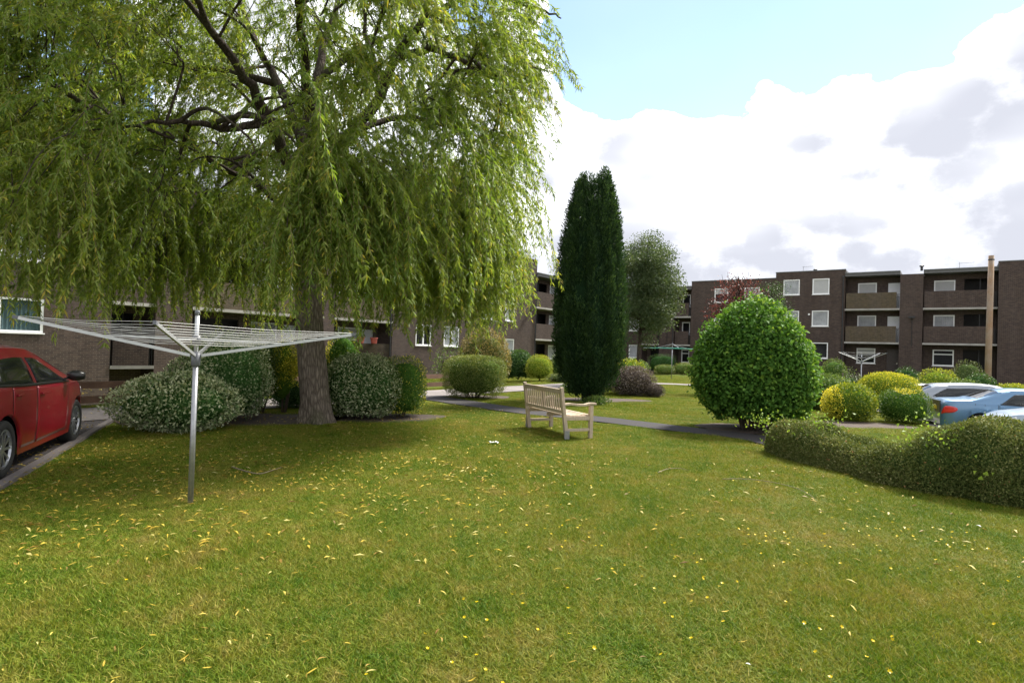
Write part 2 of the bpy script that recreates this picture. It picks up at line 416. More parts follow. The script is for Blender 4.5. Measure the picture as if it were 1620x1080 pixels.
# ------------------------------------------------------------------ mesh helpers
class MB:
    def __init__(self): self.v = []; self.f = []; self.mi = []

    def quad(self, a, b, c, d, m=0):
        i = len(self.v); self.v += [tuple(a), tuple(b), tuple(c), tuple(d)]; self.f.append((i, i + 1, i + 2, i + 3)); self.mi.append(m)

    def box(self, x0, x1, y0, y1, z0, z1, m=0, bev=0.0):
        i = len(self.v)
        self.v += [(x0, y0, z0), (x1, y0, z0), (x1, y1, z0), (x0, y1, z0), (x0, y0, z1), (x1, y0, z1), (x1, y1, z1), (x0, y1, z1)]
        for q in ((0, 3, 2, 1), (4, 5, 6, 7), (0, 1, 5, 4), (1, 2, 6, 5), (2, 3, 7, 6), (3, 0, 4, 7)):
            self.f.append(tuple(i + k for k in q)); self.mi.append(m)

    def bar(self, a, b, w, h, up=(0, 0, 1), m=0):
        """rectangular bar from a to b"""
        a, b = Vector(a), Vector(b); d = (b - a).normalized(); up = Vector(up)
        s = d.cross(up)
        if s.length < 1e-4: s = d.cross(Vector((1, 0, 0)))
        s.normalize(); t = s.cross(d).normalized()
        i = len(self.v)
        for p in (a, b):
            for (cs, ct) in ((-1, -1), (1, -1), (1, 1), (-1, 1)):
                self.v.append(tuple(p + s * cs * w / 2 + t * ct * h / 2))
        for q in ((0, 1, 2, 3), (7, 6, 5, 4), (0, 4, 5, 1), (1, 5, 6, 2), (2, 6, 7, 3), (3, 7, 4, 0)):
            self.f.append(tuple(i + k for k in q)); self.mi.append(m)

    def tube(self, pts, radii, n=8, m=0, caps=True):
        pts = [Vector(p) for p in pts]
        if not hasattr(radii, '__len__'): radii = [radii] * len(pts)
        base = len(self.v); prev = None
        for k, p in enumerate(pts):
            d = (pts[min(k + 1, len(pts) - 1)] - pts[max(k - 1, 0)]).normalized()
            if prev is None:
                s = d.cross(Vector((0, 0, 1)))
                if s.length < 1e-3: s = Vector((1, 0, 0))
            else:
                s = prev - d * prev.dot(d)
            s.normalize(); prev = s; t = d.cross(s)
            for j in range(n):
                a = 2 * math.pi * j / n
                self.v.append(tuple(p + (s * math.cos(a) + t * math.sin(a)) * radii[k]))
        for k in range(len(pts) - 1):
            for j in range(n):
                a = base + k * n + j; b = base + k * n + (j + 1) % n
                self.f.append((a, b, b + n, a + n)); self.mi.append(m)
        if caps:
            self.f.append(tuple(base + j for j in reversed(range(n)))); self.mi.append(m)
            e = base + (len(pts) - 1) * n
            self.f.append(tuple(e + j for j in range(n))); self.mi.append(m)

    def lathe(self, prof, n=24, axis='z', m=0, origin=(0, 0, 0)):
        base = len(self.v); o = Vector(origin)
        for (r, h) in prof:
            for j in range(n):
                a = 2 * math.pi * j / n
                if axis == 'z': p = (r * math.cos(a), r * math.sin(a), h)
                else: p = (r * math.cos(a), h, r * math.sin(a))
                self.v.append(tuple(o + Vector(p)))
        for k in range(len(prof) - 1):
            for j in range(n):
                a = base + k * n + j; b = base + k * n + (j + 1) % n
                self.f.append((a, b, b + n, a + n)); self.mi.append(m)

    def mesh(self, name, mats):
        me = bpy.data.meshes.new(name)
        me.from_pydata(self.v, [], self.f)
        for mt in (mats if isinstance(mats, (list, tuple)) else [mats]): me.materials.append(mt)
        me.polygons.foreach_set('material_index', self.mi)
        me.update()
        return me

    def build(self, name, mats, parent=None, smooth=False, bevel=0.0, recalc=False):
        me = self.mesh(name, mats)
        if recalc:
            bm = bmesh.new(); bm.from_mesh(me); bmesh.ops.recalc_face_normals(bm, faces=bm.faces); bm.to_mesh(me); bm.free()
        if smooth: me.shade_smooth()
        o = bpy.data.objects.new(name, me); COL.objects.link(o)
        if parent: o.parent = parent
        if bevel:
            b = o.modifiers.new('bevel', 'BEVEL'); b.width = bevel; b.segments = 2; b.limit_method = 'ANGLE'
        return o


def tag(o, label=None, cat=None, group=None, kind=None):
    for k, v in (('label', label), ('category', cat), ('group', group), ('kind', kind)):
        if v: o[k] = v
    return o


def thing(name, label, cat, loc=(0, 0, 0), rz=0.0, group=None):
    o = bpy.data.objects.new(name, None); COL.objects.link(o)
    o.empty_display_size = 0.2
    o.location = loc; o.rotation_euler = (0, 0, rz)
    return tag(o, label, cat, group)


KIDS = {}


def copy_tree(o, parent=None):
    c = o.copy(); COL.objects.link(c)
    if parent is not None: c.parent = parent
    for ch in [x for x in COL.objects if x.parent == o]: copy_tree(ch, c)
    return c


def np_mesh(name, verts, quads, mats, mi=None, rnd=None, smooth=False):
    me = bpy.data.meshes.new(name)
    nv, nq = len(verts), len(quads)
    me.vertices.add(nv); me.vertices.foreach_set('co', np.asarray(verts, np.float32).ravel())
    k = quads.shape[1]
    me.loops.add(nq * k); me.loops.foreach_set('vertex_index', np.asarray(quads, np.int32).ravel())
    me.polygons.add(nq)
    me.polygons.foreach_set('loop_start', np.arange(0, nq * k, k, dtype=np.int32))
    for mt in mats: me.materials.append(mt)
    if mi is not None: me.polygons.foreach_set('material_index', np.asarray(mi, np.int32))
    if rnd is not None:
        a = me.attributes.new('rnd', 'FLOAT', 'POINT'); a.data.foreach_set('value', np.asarray(rnd, np.float32))
    me.update(calc_edges=True)
    if smooth: me.shade_smooth()
    return me


def norm(a):
    return a / np.maximum(np.linalg.norm(a, axis=1, keepdims=True), 1e-9)


def leaves(pos, axis, nrm, ln, wd, rnd, fold=0.12, mid=0.45):
    """rhombic folded leaves: verts, quads, rnd per vertex"""
    axis = norm(axis); side = norm(np.cross(axis, nrm)); nn = np.cross(side, axis)
    ln = np.asarray(ln)[:, None]; wd = np.asarray(wd)[:, None]
    b = pos; t = pos + axis * ln - nn * ln * fold
    c = pos + axis * ln * mid
    s1 = c + side * wd / 2 + nn * wd * fold * 2; s2 = c - side * wd / 2 + nn * wd * fold * 2
    v = np.stack([b, s1, t, s2], 1).reshape(-1, 3)
    q = np.arange(len(pos) * 4).reshape(-1, 4)
    return v, q, np.repeat(rnd, 4)


def sines(p, seed, freq, n=7):
    """smooth pseudo noise -1..1 on points p"""
    r = np.random.default_rng(seed)
    out = np.zeros(len(p))
    for i in range(n):
        d = r.normal(size=3); d /= np.linalg.norm(d)
        out += np.sin((p @ d) * freq * r.uniform(0.6, 1.7) + r.uniform(0, 6.28))
    return out / n * 1.6


def sphere_dirs(n, rng, zmin=-0.35):
    d = norm(rng.normal(size=(int(n * 1.9) + 10, 3)))
    d = d[d[:, 2] > zmin]
    return d[:n]


def superell(d, rx, ry, rz, e=2.0):
    k = (np.abs(d[:, 0] / rx) ** e + np.abs(d[:, 1] / ry) ** e + np.abs(d[:, 2] / rz) ** e) ** (-1 / e)
    return d * k[:, None]


def shrub(name, label, cat, centre, rx, ry, h, mat, leaf=(0.05, 0.03), n=6000, e=2.4, lump=0.08, lfreq=3.0, seed=0,
          stems=5, droop=0.0, up=0.35, rz=0.0, lift=0.45, core=None, extra=None, taper=0.0, group=None, flat=0.55,
          stemlen=0.5, depth=0.22, tint=0.0, lean=(0, 0), stray=0.03, zcut=0.0):
    """leafy shrub: foliage mesh (leaves over a core toned dark for inner shade) and stems, standing on centre"""
    rng = np.random.default_rng(seed + 100)
    root = thing(name, label, cat, centre, rz, group)
    hc = h * lift                        # height of the widest point
    rzu, rzd = h - hc, hc

    def surf(d):
        up_ = d[:, 2] > 0
        p = np.where(up_[:, None], superell(d, rx, ry, rzu, e), superell(d, rx, ry, rzd, e))
        if taper: p[:, :2] *= (1 - taper * np.clip(p[:, 2] / rzu, 0, 1))[:, None]
        k = 1 + lump * sines(p + 7.3, seed, lfreq) + lump * 0.5 * sines(p, seed + 5, lfreq * 2.7)
        return p * k[:, None]
    d = sphere_dirs(n, rng, -0.8)
    n = len(d)
    p = surf(d)
    r = 1 - depth * rng.random(n) ** 1.8 + 0.03 * rng.normal(size=n) + np.where(rng.random(n) < stray, rng.random(n) * 0.10, 0)
    pos = p * r[:, None]
    pos[:, 2] = np.maximum(pos[:, 2] + hc, 0.02)
    out = norm(p / np.array([rx, ry, max(rzu, rzd)]) ** 2)
    ax = norm(out * 0.45 + rng.normal(size=(n, 3)) * 0.65 + np.array([0, 0, up - droop]))
    nn = norm(out * flat + rng.normal(size=(n, 3)) * 0.55 + np.array([0, 0, 0.25]))
    ln = leaf[0] * rng.uniform(0.5, 1.35, n); wd = leaf[1] * rng.uniform(0.7, 1.2, n)
    rv = np.clip(rng.random(n) * 0.75 + 0.25 * (r - 0.8) / 0.2 + 0.16 * sines(p, seed + 9, lfreq * 1.5) + tint, 0.0, 1.0)  # deeper leaves toned darker, shade of the hollows put into colour
    if extra is not None: rv = np.clip(rv + extra(pos, rng), 0, 1)
    pos[:, 0] += lean[0] * pos[:, 2] / h; pos[:, 1] += lean[1] * pos[:, 2] / h
    if zcut:
        kp = pos[:, 2] > zcut * (0.6 + 0.5 * sines(pos, seed + 4, 3.0) + 0.3 * rng.random(n))
        pos, ax, nn, ln, wd, rv = pos[kp], ax[kp], nn[kp], ln[kp], wd[kp], rv[kp]
    v, q, rr = leaves(pos, ax, nn, ln, wd, rv)
    # core surface, its dark tone standing in for shade inside the foliage
    NU, NV = 20, 12
    dd = []
    for j in range(NV + 1):
        th = math.pi * j / NV
        for i in range(NU):
            a = 2 * math.pi * i / NU
            dd.append((math.sin(th) * math.cos(a), math.sin(th) * math.sin(a), math.cos(th)))
    dd = np.array(dd) + 1e-6
    cp = surf(dd) * (1 - depth * 0.80 - 0.025) * (1 + 0.05 * sines(dd, seed + 3, 9))[:, None]
    cp[:, 2] = np.maximum(cp[:, 2] + hc, 0.03 + zcut * 1.1)
    cp[:, 0] += lean[0] * cp[:, 2] / h; cp[:, 1] += lean[1] * cp[:, 2] / h
    cq = []
    for j in range(NV):
        for i in range(NU):
            a = j * NU + i; b = j * NU + (i + 1) % NU
            cq.append((a, b, b + NU, a + NU))
    cq = np.array(cq) + len(v)
    V = np.vstack([v, cp]); Q = np.vstack([q, cq]); mi = np.r_[np.zeros(len(q)), np.ones(len(cq))]
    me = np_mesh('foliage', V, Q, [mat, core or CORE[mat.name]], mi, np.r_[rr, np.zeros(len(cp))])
    o = bpy.data.objects.new('foliage', me); COL.objects.link(o); o.parent = root
    if stems:
        mb = MB()
        for i in range(stems):
            a = rng.uniform(0, 6.28); q0 = rng.uniform(0.02, 0.28)
            x0, y0 = math.cos(a) * rx * q0, math.sin(a) * ry * q0
            x1, y1 = math.cos(a) * rx * (q0 + 0.3), math.sin(a) * ry * (q0 + 0.3)
            rad = max(0.012, 0.022 * h / 1.5)
            mb.tube([(x0, y0, -0.03), ((x0 + x1) / 2 + rng.normal() * 0.03, (y0 + y1) / 2, h * stemlen * 0.5), (x1, y1, h * stemlen)], [rad, rad * 0.8, rad * 0.5], 6)
        mb.build('stems', M['twig'], root, True)
    return root


# ------------------------------------------------------------------ setting: ground
E1 = Vector((0.589, 0.808, 0)); E2 = Vector((0.808, -0.589, 0))
OL = Vector((-16.2, 25.7, 0)); OR = Vector((31.4, 46.6, 0))


def sstep(a, b, x):
    t = np.clip((x - a) / (b - a), 0, 1)
    return t * t * (3 - 2 * t)


FENCE0 = Vector((-3.1, 22.8, 0))          # a point of the fence line, which runs along E1


def ground_z(x, y):
    x = np.asarray(x, float); y = np.asarray(y, float)
    # bank falling from the fence to the left block
    q = -((x - FENCE0.x) * E2.x + (y - FENCE0.y) * E2.y)     # metres behind the fence
    t = (x - OL.x) * E1.x + (y - OL.y) * E1.y
    bank = -2.45 * sstep(0.35, 3.6, q) * (1 - sstep(9, 15, t)) * (1 - sstep(60, 80, q))
    back = -0.30 * sstep(1.0, 6.0, q) * sstep(9, 15, t)
    # car park lies lower on the right
    c = (x - 10.8) * 0.92 + (y - 17.0) * -0.25
    park = -0.54 * sstep(0, 1.6, c)
    return bank + back + park + 0.0 * x


def sheet(name, poly, mat, z=0.004, kind='structure', step=None, follow=True):
    """flat sheet filling a polygon of (x, y) points"""
    bm = bmesh.new()
    vs = [bm.verts.new((p[0], p[1], 0)) for p in poly]
    f = bm.faces.new(vs)
    bmesh.ops.triangulate(bm, faces=[f])
    if step:
        for _ in range(step): bmesh.ops.subdivide_edges(bm, edges=bm.edges[:], cuts=1, use_grid_fill=True)
    bm.normal_update()
    for v in bm.verts:
        v.co.z = (float(ground_z(v.co.x, v.co.y)) if follow else 0.0) + z
    bmesh.ops.recalc_face_normals(bm, faces=bm.faces)
    me = bpy.data.meshes.new(name); bm.to_mesh(me); bm.free(); me.materials.append(mat)
    for p_ in me.polygons:
        if p_.normal.z < 0: p_.flip()
    o = bpy.data.objects.new(name, me); COL.objects.link(o)
    return tag(o, kind=kind)


def ribbon(name, pts, width, mat, z=0.004, kind='structure', n=6, thick=None, parent=None):
    """strip along a smooth line of (x, y) points; widths per point"""
    pts = [Vector((p[0], p[1], 0)) for p in pts]
    if not hasattr(width, '__len__'): width = [width] * len(pts)
    fine_, wf = [], []
    for i in range(len(pts) - 1):
        p0, p1, p2, p3 = pts[max(i - 1, 0)], pts[i], pts[i + 1], pts[min(i + 2, len(pts) - 1)]
        for k in range(n):
            t = k / n
            fine_.append(0.5 * ((2 * p1) + (p2 - p0) * t + (2 * p0 - 5 * p1 + 4 * p2 - p3) * t * t + (3 * p1 - p0 - 3 * p2 + p3) * t ** 3))
            wf.append(width[i] * (1 - t) + width[i + 1] * t)
    fine_.append(pts[-1]); wf.append(width[-1])
    mb = MB(); L_, R_ = [], []
    for i, p in enumerate(fine_):
        d = (fine_[min(i + 1, len(fine_) - 1)] - fine_[max(i - 1, 0)]).normalized()
        s = Vector((-d.y, d.x, 0))
        jig = 1 + 0.03 * math.sin(i * 2.3)
        a = p + s * wf[i] / 2 * jig; b = p - s * wf[i] / 2 * jig
        a.z = float(ground_z(a.x, a.y)) + z; b.z = float(ground_z(b.x, b.y)) + z
        L_.append(a); R_.append(b)
    up = Vector((0, 0, thick or 0))
    for i in range(len(fine_) - 1):
        mb.quad(R_[i] + up, R_[i + 1] + up, L_[i + 1] + up, L_[i] + up)
        if thick:
            mb.quad(R_[i], R_[i + 1], R_[i + 1] + up, R_[i] + up); mb.quad(L_[i + 1], L_[i], L_[i] + up, L_[i + 1] + up)
    o = mb.build(name, mat, parent)
    poly = [(p.x, p.y) for p in L_] + [(p.x, p.y) for p in reversed(R_)]
    return tag(o, kind=kind), poly


# ground grid, finer near the camera, reaching the horizon
gx = np.unique(np.r_[np.linspace(-1500, -60, 12), np.linspace(-60, -24, 19), np.linspace(-24, 34, 150), np.linspace(34, 80, 24), np.linspace(80, 1500, 12)])
gy = np.unique(np.r_[np.linspace(-60, -3, 12), np.linspace(-3, 34, 110), np.linspace(34, 90, 50), np.linspace(90, 3000, 14)])
GX, GY = np.meshgrid(gx, gy)
GZ = ground_z(GX, GY)
GZ += np.where((np.abs(GX) < 60) & (GY < 60), 0.0, 0) - 0.012
nv = np.stack([GX.ravel(), GY.ravel(), GZ.ravel()], 1)
W_ = len(gx)
idx = (np.arange(len(gy) - 1)[:, None] * W_ + np.arange(W_ - 1)[None, :]).ravel()
gq = np.stack([idx, idx + 1, idx + W_ + 1, idx + W_], 1)
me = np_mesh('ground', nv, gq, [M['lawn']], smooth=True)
ground = bpy.data.objects.new('ground', me); COL.objects.link(ground); tag(ground, kind='structure')

# paths, road, driveway
path_pts = [G(1330, 722), G(1190, 692), G(1090, 680), G(940, 662), G(825, 650), G(700, 631.5), G(640, 622)]
path_o, path_poly = ribbon('footpath', path_pts, [0.95, 0.95, 0.95, 1.0, 1.0, 1.15, 1.2], M['path_dark'], z=0.012)
r0 = G(660, 624)
road_c = [r0 + E1 * t for t in (-30, -20, -10.5, -5, 0, 4, 8, 12)] + [r0 + E1 * 15 + E2 * 0.8, r0 + E1 * 17 + E2 * 2.6, r0 + E1 * 17.4 + E2 * 6, r0 + E1 * 16.4 + E2 * 9.5]
road_o, road_poly = ribbon('road', road_c, [2.6, 2.6, 2.4, 2.2, 2.1, 2.0, 1.9, 1.8, 1.5, 1.3, 1.3, 1.3], M['road'], z=0.020)
e0, e1 = G(-60, 806), G(178, 665)
edge_dir = (e1 - e0).normalized()
d_in = Vector((-edge_dir.y, edge_dir.x, 0))
e_far = e1 + edge_dir * 0.6
drv = [e0 - edge_dir * 9, e_far, e_far + d_in * 3.2 + edge_dir * 1.5, e0 - edge_dir * 9 + d_in * 7]
drive_poly = [(p.x, p.y) for p in drv]
sheet('driveway', drive_poly, M['drive'], z=0.008)
edge_o, edge_poly = ribbon('kerb', [e0 - edge_dir * 9, e0, e1, e_far], 0.11, M['edging'], z=-0.02, thick=0.055, n=8)
pk = [(12.2, 8.0), (40, 2.0), (60, 20), (34, 30), (20, 33), (14.4, 25)]
park_poly = pk
sheet('car_park', pk, M['road'], z=0.012, step=3)


# beds of bare soil
def blob_poly(cx, cy, rx, ry, rz=0.0, seed=0, n=28):
    r = random.Random(seed); out = []
    ph = [r.uniform(0, 6.28) for _ in range(3)]
    for i in range(n):
        a = 2 * math.pi * i / n
        k = 1 + 0.08 * math.sin(3 * a + ph[0]) + 0.05 * math.sin(5 * a + ph[1])
        x, y = rx * k * math.cos(a), ry * k * math.sin(a)
        out.append((cx + x * math.cos(rz) - y * math.sin(rz), cy + x * math.sin(rz) + y * math.cos(rz)))
    return out


BEDS = []


def bed(cx, cy, rx, ry, rz=0.0, seed=0):
    p = blob_poly(cx, cy, rx, ry, rz, seed); BEDS.append(p)
    sheet('soil_bed', p, M['soil'], z=0.006)


g1 = G(300, 686); g2 = G(450, 655)
bed(-5.9, 12.45, 2.3, 1.25, 0.25, 1)
bed(-2.85, 13.5, 1.45, 0.85, 0.3, 2)
yw = G(930, 634)
bed(yw.x + 0.5, yw.y + 0.6, 1.7, 0.8, 0.2, 3)
rb = G(1190, 684)
bed(rb.x + 0.25, rb.y + 0.75, 1.25, 0.9, 0.2, 4)
bed(8.6, 15.1, 1.6, 0.75, 0.15, 5)
cm = G(750, 630)
bed(cm.x + 0.1, cm.y + 0.75, 1.15, 0.7, 0.1, 6)


# ------------------------------------------------------------------ buildings
def wall_panel(mb, x0, x1, z0, z1, yf, yb, holes=(), m=0, sides=True):
    """wall in the local xz plane, front at yf, with rectangular holes (x0, x1, z0, z1); reveals go back to yb"""
    xs = sorted({x0, x1, *[h[0] for h in holes], *[h[1] for h in holes]})
    zs = sorted({z0, z1, *[h[2] for h in holes], *[h[3] for h in holes]})
    xs = [x for x in xs if x0 <= x <= x1]; zs = [z for z in zs if z0 <= z <= z1]

    def hole(i, j):
        if i < 0 or j < 0 or i >= len(xs) - 1 or j >= len(zs) - 1: return None
        cx, cz = (xs[i] + xs[i + 1]) / 2, (zs[j] + zs[j + 1]) / 2
        return any(h[0] < cx < h[1] and h[2] < cz < h[3] for h in holes)
    for i in range(len(xs) - 1):
        for j in range(len(zs) - 1):
            if hole(i, j): continue
            a, b, c, d = xs[i], xs[i + 1], zs[j], zs[j + 1]
            mb.quad((a, yf, c), (b, yf, c), (b, yf, d), (a, yf, d), m)
            for (ii, jj, q) in ((i - 1, j, ((a, yb, c), (a, yf, c), (a, yf, d), (a, yb, d))),
                                (i + 1, j, ((b, yf, c), (b, yb, c), (b, yb, d), (b, yf, d))),
                                (i, j - 1, ((a, yf, c), (a, yb, c), (b, yb, c), (b, yf, c))),
                                (i, j + 1, ((a, yf, d), (b, yf, d), (b, yb, d), (a, yb, d)))):
                h = hole(ii, jj)
                if h or (h is None and sides): mb.quad(*q, m)


def window(root, x0, x1, z0, z1, yf, lights=1, back='net', opener=False, seed=0):
    """white framed window set 4 cm behind the wall face: frame, pane, sill, curtain"""
    r = random.Random(seed)
    w = 0.085
    y0, y1 = yf + 0.015, yf + 0.085
    mb = MB()
    g = 0.004
    mb.box(x0 + g, x1 - g, y0, y1, z0 + g, z0 + w); mb.box(x0 + g, x1 - g, y0, y1, z1 - w, z1 - g)
    mb.box(x0 + g, x0 + w, y0, y1, z0 + w, z1 - w); mb.box(x1 - w, x1 - g, y0, y1, z0 + w, z1 - w)
    for k in range(1, lights):
        xm = x0 + (x1 - x0) * k / lights
        mb.box(xm - 0.05, xm + 0.05, y0 + 0.002, y1 - 0.002, z0 + w, z1 - w)
    if opener:
        zm = z1 - 0.36
        mb.box(x0 + w, x1 - w, y0 + 0.002, y1 - 0.002, zm - 0.045, zm + 0.045)
    fr = mb.build('window', M['upvc'], root)
    p = MB(); p.quad((x0 + w * .6, y0 + 0.04, z0 + w * .6), (x1 - w * .6, y0 + 0.04, z0 + w * .6), (x1 - w * .6, y0 + 0.04, z1 - w * .6), (x0 + w * .6, y0 + 0.04, z1 - w * .6))
    p.build('pane', M['pane'], fr)
    s = MB(); s.box(x0 - 0.04, x1 + 0.04, yf - 0.05, yf + 0.03, z0 - 0.045, z0 - 0.003); s.build('sill', M['upvc'], fr)
    bmat = {'net': M['net'], 'blind': M['blind'], 'teal': M['teal_blind'], 'dark': M['room'], 'half': M['blind']}[back]
    c = MB()
    yb = yf + 0.075
    if back in ('net', 'teal'):
        n = 20; zz0, zz1 = z0 + 0.02, z1 - 0.02
        for k in range(n):
            a = x0 + (x1 - x0) * k / n; b = x0 + (x1 - x0) * (k + 1) / n
            ya, yb_ = yb + 0.025 * (k % 2), yb + 0.025 * ((k + 1) % 2)
            c.quad((a, ya, zz0), (b, yb_, zz0), (b, yb_, zz1), (a, ya, zz1))
        c.build('curtain', bmat, fr)
    elif back in ('blind', 'half'):
        zb = z0 + 0.03 if back == 'blind' else z0 + (z1 - z0) * r.uniform(0.35, 0.6)
        c.box(x0 + 0.02, x1 - 0.02, yb, yb + 0.01, zb, z1 - 0.02)
        c.build('blind', bmat, fr)
    return fr


def door(root, x0, x1, z0, z1, yf, mat, panels=True, glazed=False):
    fm = MB(); w = 0.06
    fm.box(x0, x0 + w, yf + 0.01, yf + 0.09, z0, z1); fm.box(x1 - w, x1, yf + 0.01, yf + 0.09, z0, z1); fm.box(x0 + w, x1 - w, yf + 0.01, yf + 0.09, z1 - w, z1)
    d = MB(); y = yf + 0.035
    d.box(x0 + w, x1 - w, y, y + 0.045, z0, z1 - w)
    dd = d.build('door', mat, root)
    fm.build('door_frame', mat, dd)
    xm = (x0 + x1) / 2
    if panels:
        pm = MB(); ww = (x1 - x0 - 2 * w)
        for (a, b) in ((0.10, 0.45), (0.55, 0.90)):
            for (c, e) in ((0.15, 0.8), (0.95, 1.45)):
                pm.box(x0 + w + ww * a, x0 + w + ww * b, y - 0.014, y - 0.002, z0 + c, z0 + e)
        # fan shaped head light in relief
        for k in range(8):
            a0, a1 = math.pi * k / 8 + 0.06, math.pi * (k + 1) / 8 - 0.06
            ri, ro = 0.12, 0.27
            pm.quad((xm + ri * math.cos(a0), y - 0.012, z0 + 1.56 + ri * math.sin(a0)), (xm + ri * math.cos(a1), y - 0.012, z0 + 1.56 + ri * math.sin(a1)),
                    (xm + ro * math.cos(a1), y - 0.012, z0 + 1.56 + ro * math.sin(a1)), (xm + ro * math.cos(a0), y - 0.012, z0 + 1.56 + ro * math.sin(a0)))
        pm.build('door_panel', mat, dd)
    h = MB(); h.box(x1 - w - 0.12, x1 - w - 0.05, y - 0.04, y - 0.015, z0 + 0.98, z0 + 1.03); h.build('handle', M['chrome'], dd)
    return dd


STOREY = 2.70


def flat_section(root, x0, x1, zbase, S, ztop, wins, yf=0.0, seed=0, coping=True, proud=0.0, depth=8.0):
    """plain brick section with a parapet; wins: (x0, x1, level, kind, lights)"""
    holes = []
    for w in wins:
        zs = S + (w[2] - 1) * STOREY + 1.40
        holes.append((w[0], w[1], zs, zs + (w[5] if len(w) > 5 else 1.30)))
    mb = MB()
    wall_panel(mb, x0, x1, zbase, ztop, yf - proud, yf + 0.10, holes, sides=False)
    # returns and back
    mb.quad((x0, yf - proud, zbase), (x0, yf - proud, ztop), (x0, yf + depth, ztop), (x0, yf + depth, zbase))
    mb.quad((x1, yf - proud, ztop), (x1, yf - proud, zbase), (x1, yf + depth, zbase), (x1, yf + depth, ztop))
    mb.quad((x1, yf + depth, zbase), (x0, yf + depth, zbase), (x0, yf + depth, ztop), (x1, yf + depth, ztop))
    mb.build('wall', M['brick'], root)
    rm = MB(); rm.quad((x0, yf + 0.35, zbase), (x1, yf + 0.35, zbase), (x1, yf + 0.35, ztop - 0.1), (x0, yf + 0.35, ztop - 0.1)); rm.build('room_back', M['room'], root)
    cp = MB()
    cp.box(x0 - 0.03, x1 + 0.03, yf - proud - 0.04, yf + 0.24, ztop + 0.002, ztop + 0.06)
    cp.box(x0 - 0.03, x1 + 0.03, yf + 0.24, yf + depth, ztop - 0.15, ztop - 0.02)
    cp.build('coping', M['roof_felt'], root)
    for k, (w, h) in enumerate(zip(wins, holes)):
        window(root, w[0], w[1], h[2], h[3], yf - proud, w[4], w[3], seed=seed + k, opener=(len(w) > 6))


def bay_section(root, x0, x1, zbase, S, ztop, levels=(1, 2), back=(), gap=0.22, recess=1.3, seed=0, moss=True, low=None, depth=8.0, rails=True):
    """recessed balconies: concrete slabs with a pale edge, brick balcony walls, back wall with windows and doors
    back: (kind, x0, x1, ...) used on every level"""
    yb = recess
    zr = ztop
    holes = []; items = []
    levs = ([low] if low is not None else []) + [0] + list(levels)
    for k in levs:
        zf = S + (k - 1) * STOREY + 0.16
        for b in back:
            if len(b) > 4 and b[4] is not None and k not in b[4]: continue
            if b[0] == 'window': holes.append((b[1], b[2], zf + 0.95, zf + 2.20))
            elif b[0] == 'door': holes.append((b[1], b[2], zf + 0.01, zf + 2.12))
            elif b[0] == 'void': holes.append((b[1], b[2], zf + 0.02, zf + 2.25))
            items.append((b, zf))
    mb = MB()
    wall_panel(mb, x0, x1, zbase, zr - 0.30, yb, yb + 0.10, holes, sides=False)
    mb.build('back_wall', M['brick'], root)
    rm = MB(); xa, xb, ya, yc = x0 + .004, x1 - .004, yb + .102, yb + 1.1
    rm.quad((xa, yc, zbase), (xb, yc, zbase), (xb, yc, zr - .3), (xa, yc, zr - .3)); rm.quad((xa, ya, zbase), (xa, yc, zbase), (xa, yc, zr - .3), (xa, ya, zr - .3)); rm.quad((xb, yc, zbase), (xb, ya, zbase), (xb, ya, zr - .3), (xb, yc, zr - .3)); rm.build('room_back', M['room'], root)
    sw = MB(); sw.quad((x0, yb, zbase), (x0, 0.0, zbase), (x0, 0.0, zr - 0.3), (x0, yb, zr - 0.3)); sw.build('side_wall', M['brick'], root)
    sw = MB(); sw.quad((x1, 0.0, zbase), (x1, yb, zbase), (x1, yb, zr - 0.3), (x1, 0.0, zr - 0.3)); sw.build('side_wall', M['brick'], root)
    for k in levs[1:] if low is None else levs:
        z = S + (k - 1) * STOREY
        if z < zbase: continue
        sl = MB()
        sl.box(x0 + 0.003, x1 - 0.003, -0.045, yb - 0.003, z, z + 0.14); sl.build('balcony_slab', M['concrete'], root)
        if k >= 1 or low is not None:
            pw = MB(); g = gap
            pw.box(x0 + g * 0.4, x1 - g, -0.02, 0.11, z + 0.145, z + 1.42); pw.build('balcony_wall', M['brick_moss'] if moss else M['brick'], root)
            if rails:
                rl = MB()
                for q in range(2): rl.tube([(x1 - g + 0.05 + q * 0.09, 0.04, z + 0.14), (x1 - g + 0.05 + q * 0.09, 0.04, z + 1.25)], 0.022, 6)
                rl.tube([(x1 - g, 0.04, z + 1.25), (x1 - 0.01, 0.04, z + 1.25)], 0.022, 6)
                rl.build('balcony_rail', M['black_metal'], root)
    # roof
    rf = MB()
    rf.box(x0 + 0.003, x1 - 0.003, -0.10, depth, zr - 0.28, zr - 0.05); rf.build('roof', M['soffit'], root)
    rt = MB(); rt.box(x0 + 0.003, x1 - 0.003, -0.16, depth, zr - 0.048, zr + 0.03); rt.build('roof_edge', M['roof_felt'], root)
    for i, (b, zf) in enumerate(items):
        if b[0] == 'window': window(root, b[1], b[2], zf + 0.95, zf + 2.20, yb, b[5] if len(b) > 5 else 1, b[3], seed=seed + i, opener=(i % 3 == 0))
        elif b[0] == 'door': door(root, b[1], b[2], zf + 0.01, zf + 2.12, yb, M['door_white'] if b[3] == 'white' else M['door_dark'], b[3] == 'white')
        elif b[0] == 'void':
            v = MB(); v.box(b[1] + (b[2] - b[1]) * 0.55, b[1] + (b[2] - b[1]) * 0.55 + 0.05, yb + 0.02, yb + 0.07, zf + 0.03, zf + 2.24); v.build('screen_post', M['black_metal'], root)


def pier(root, x0, x1, zbase, ztop):
    mb = MB(); mb.box(x0, x1, -0.03, 1.2, zbase, ztop); mb.build('pier', M['brick'], root)


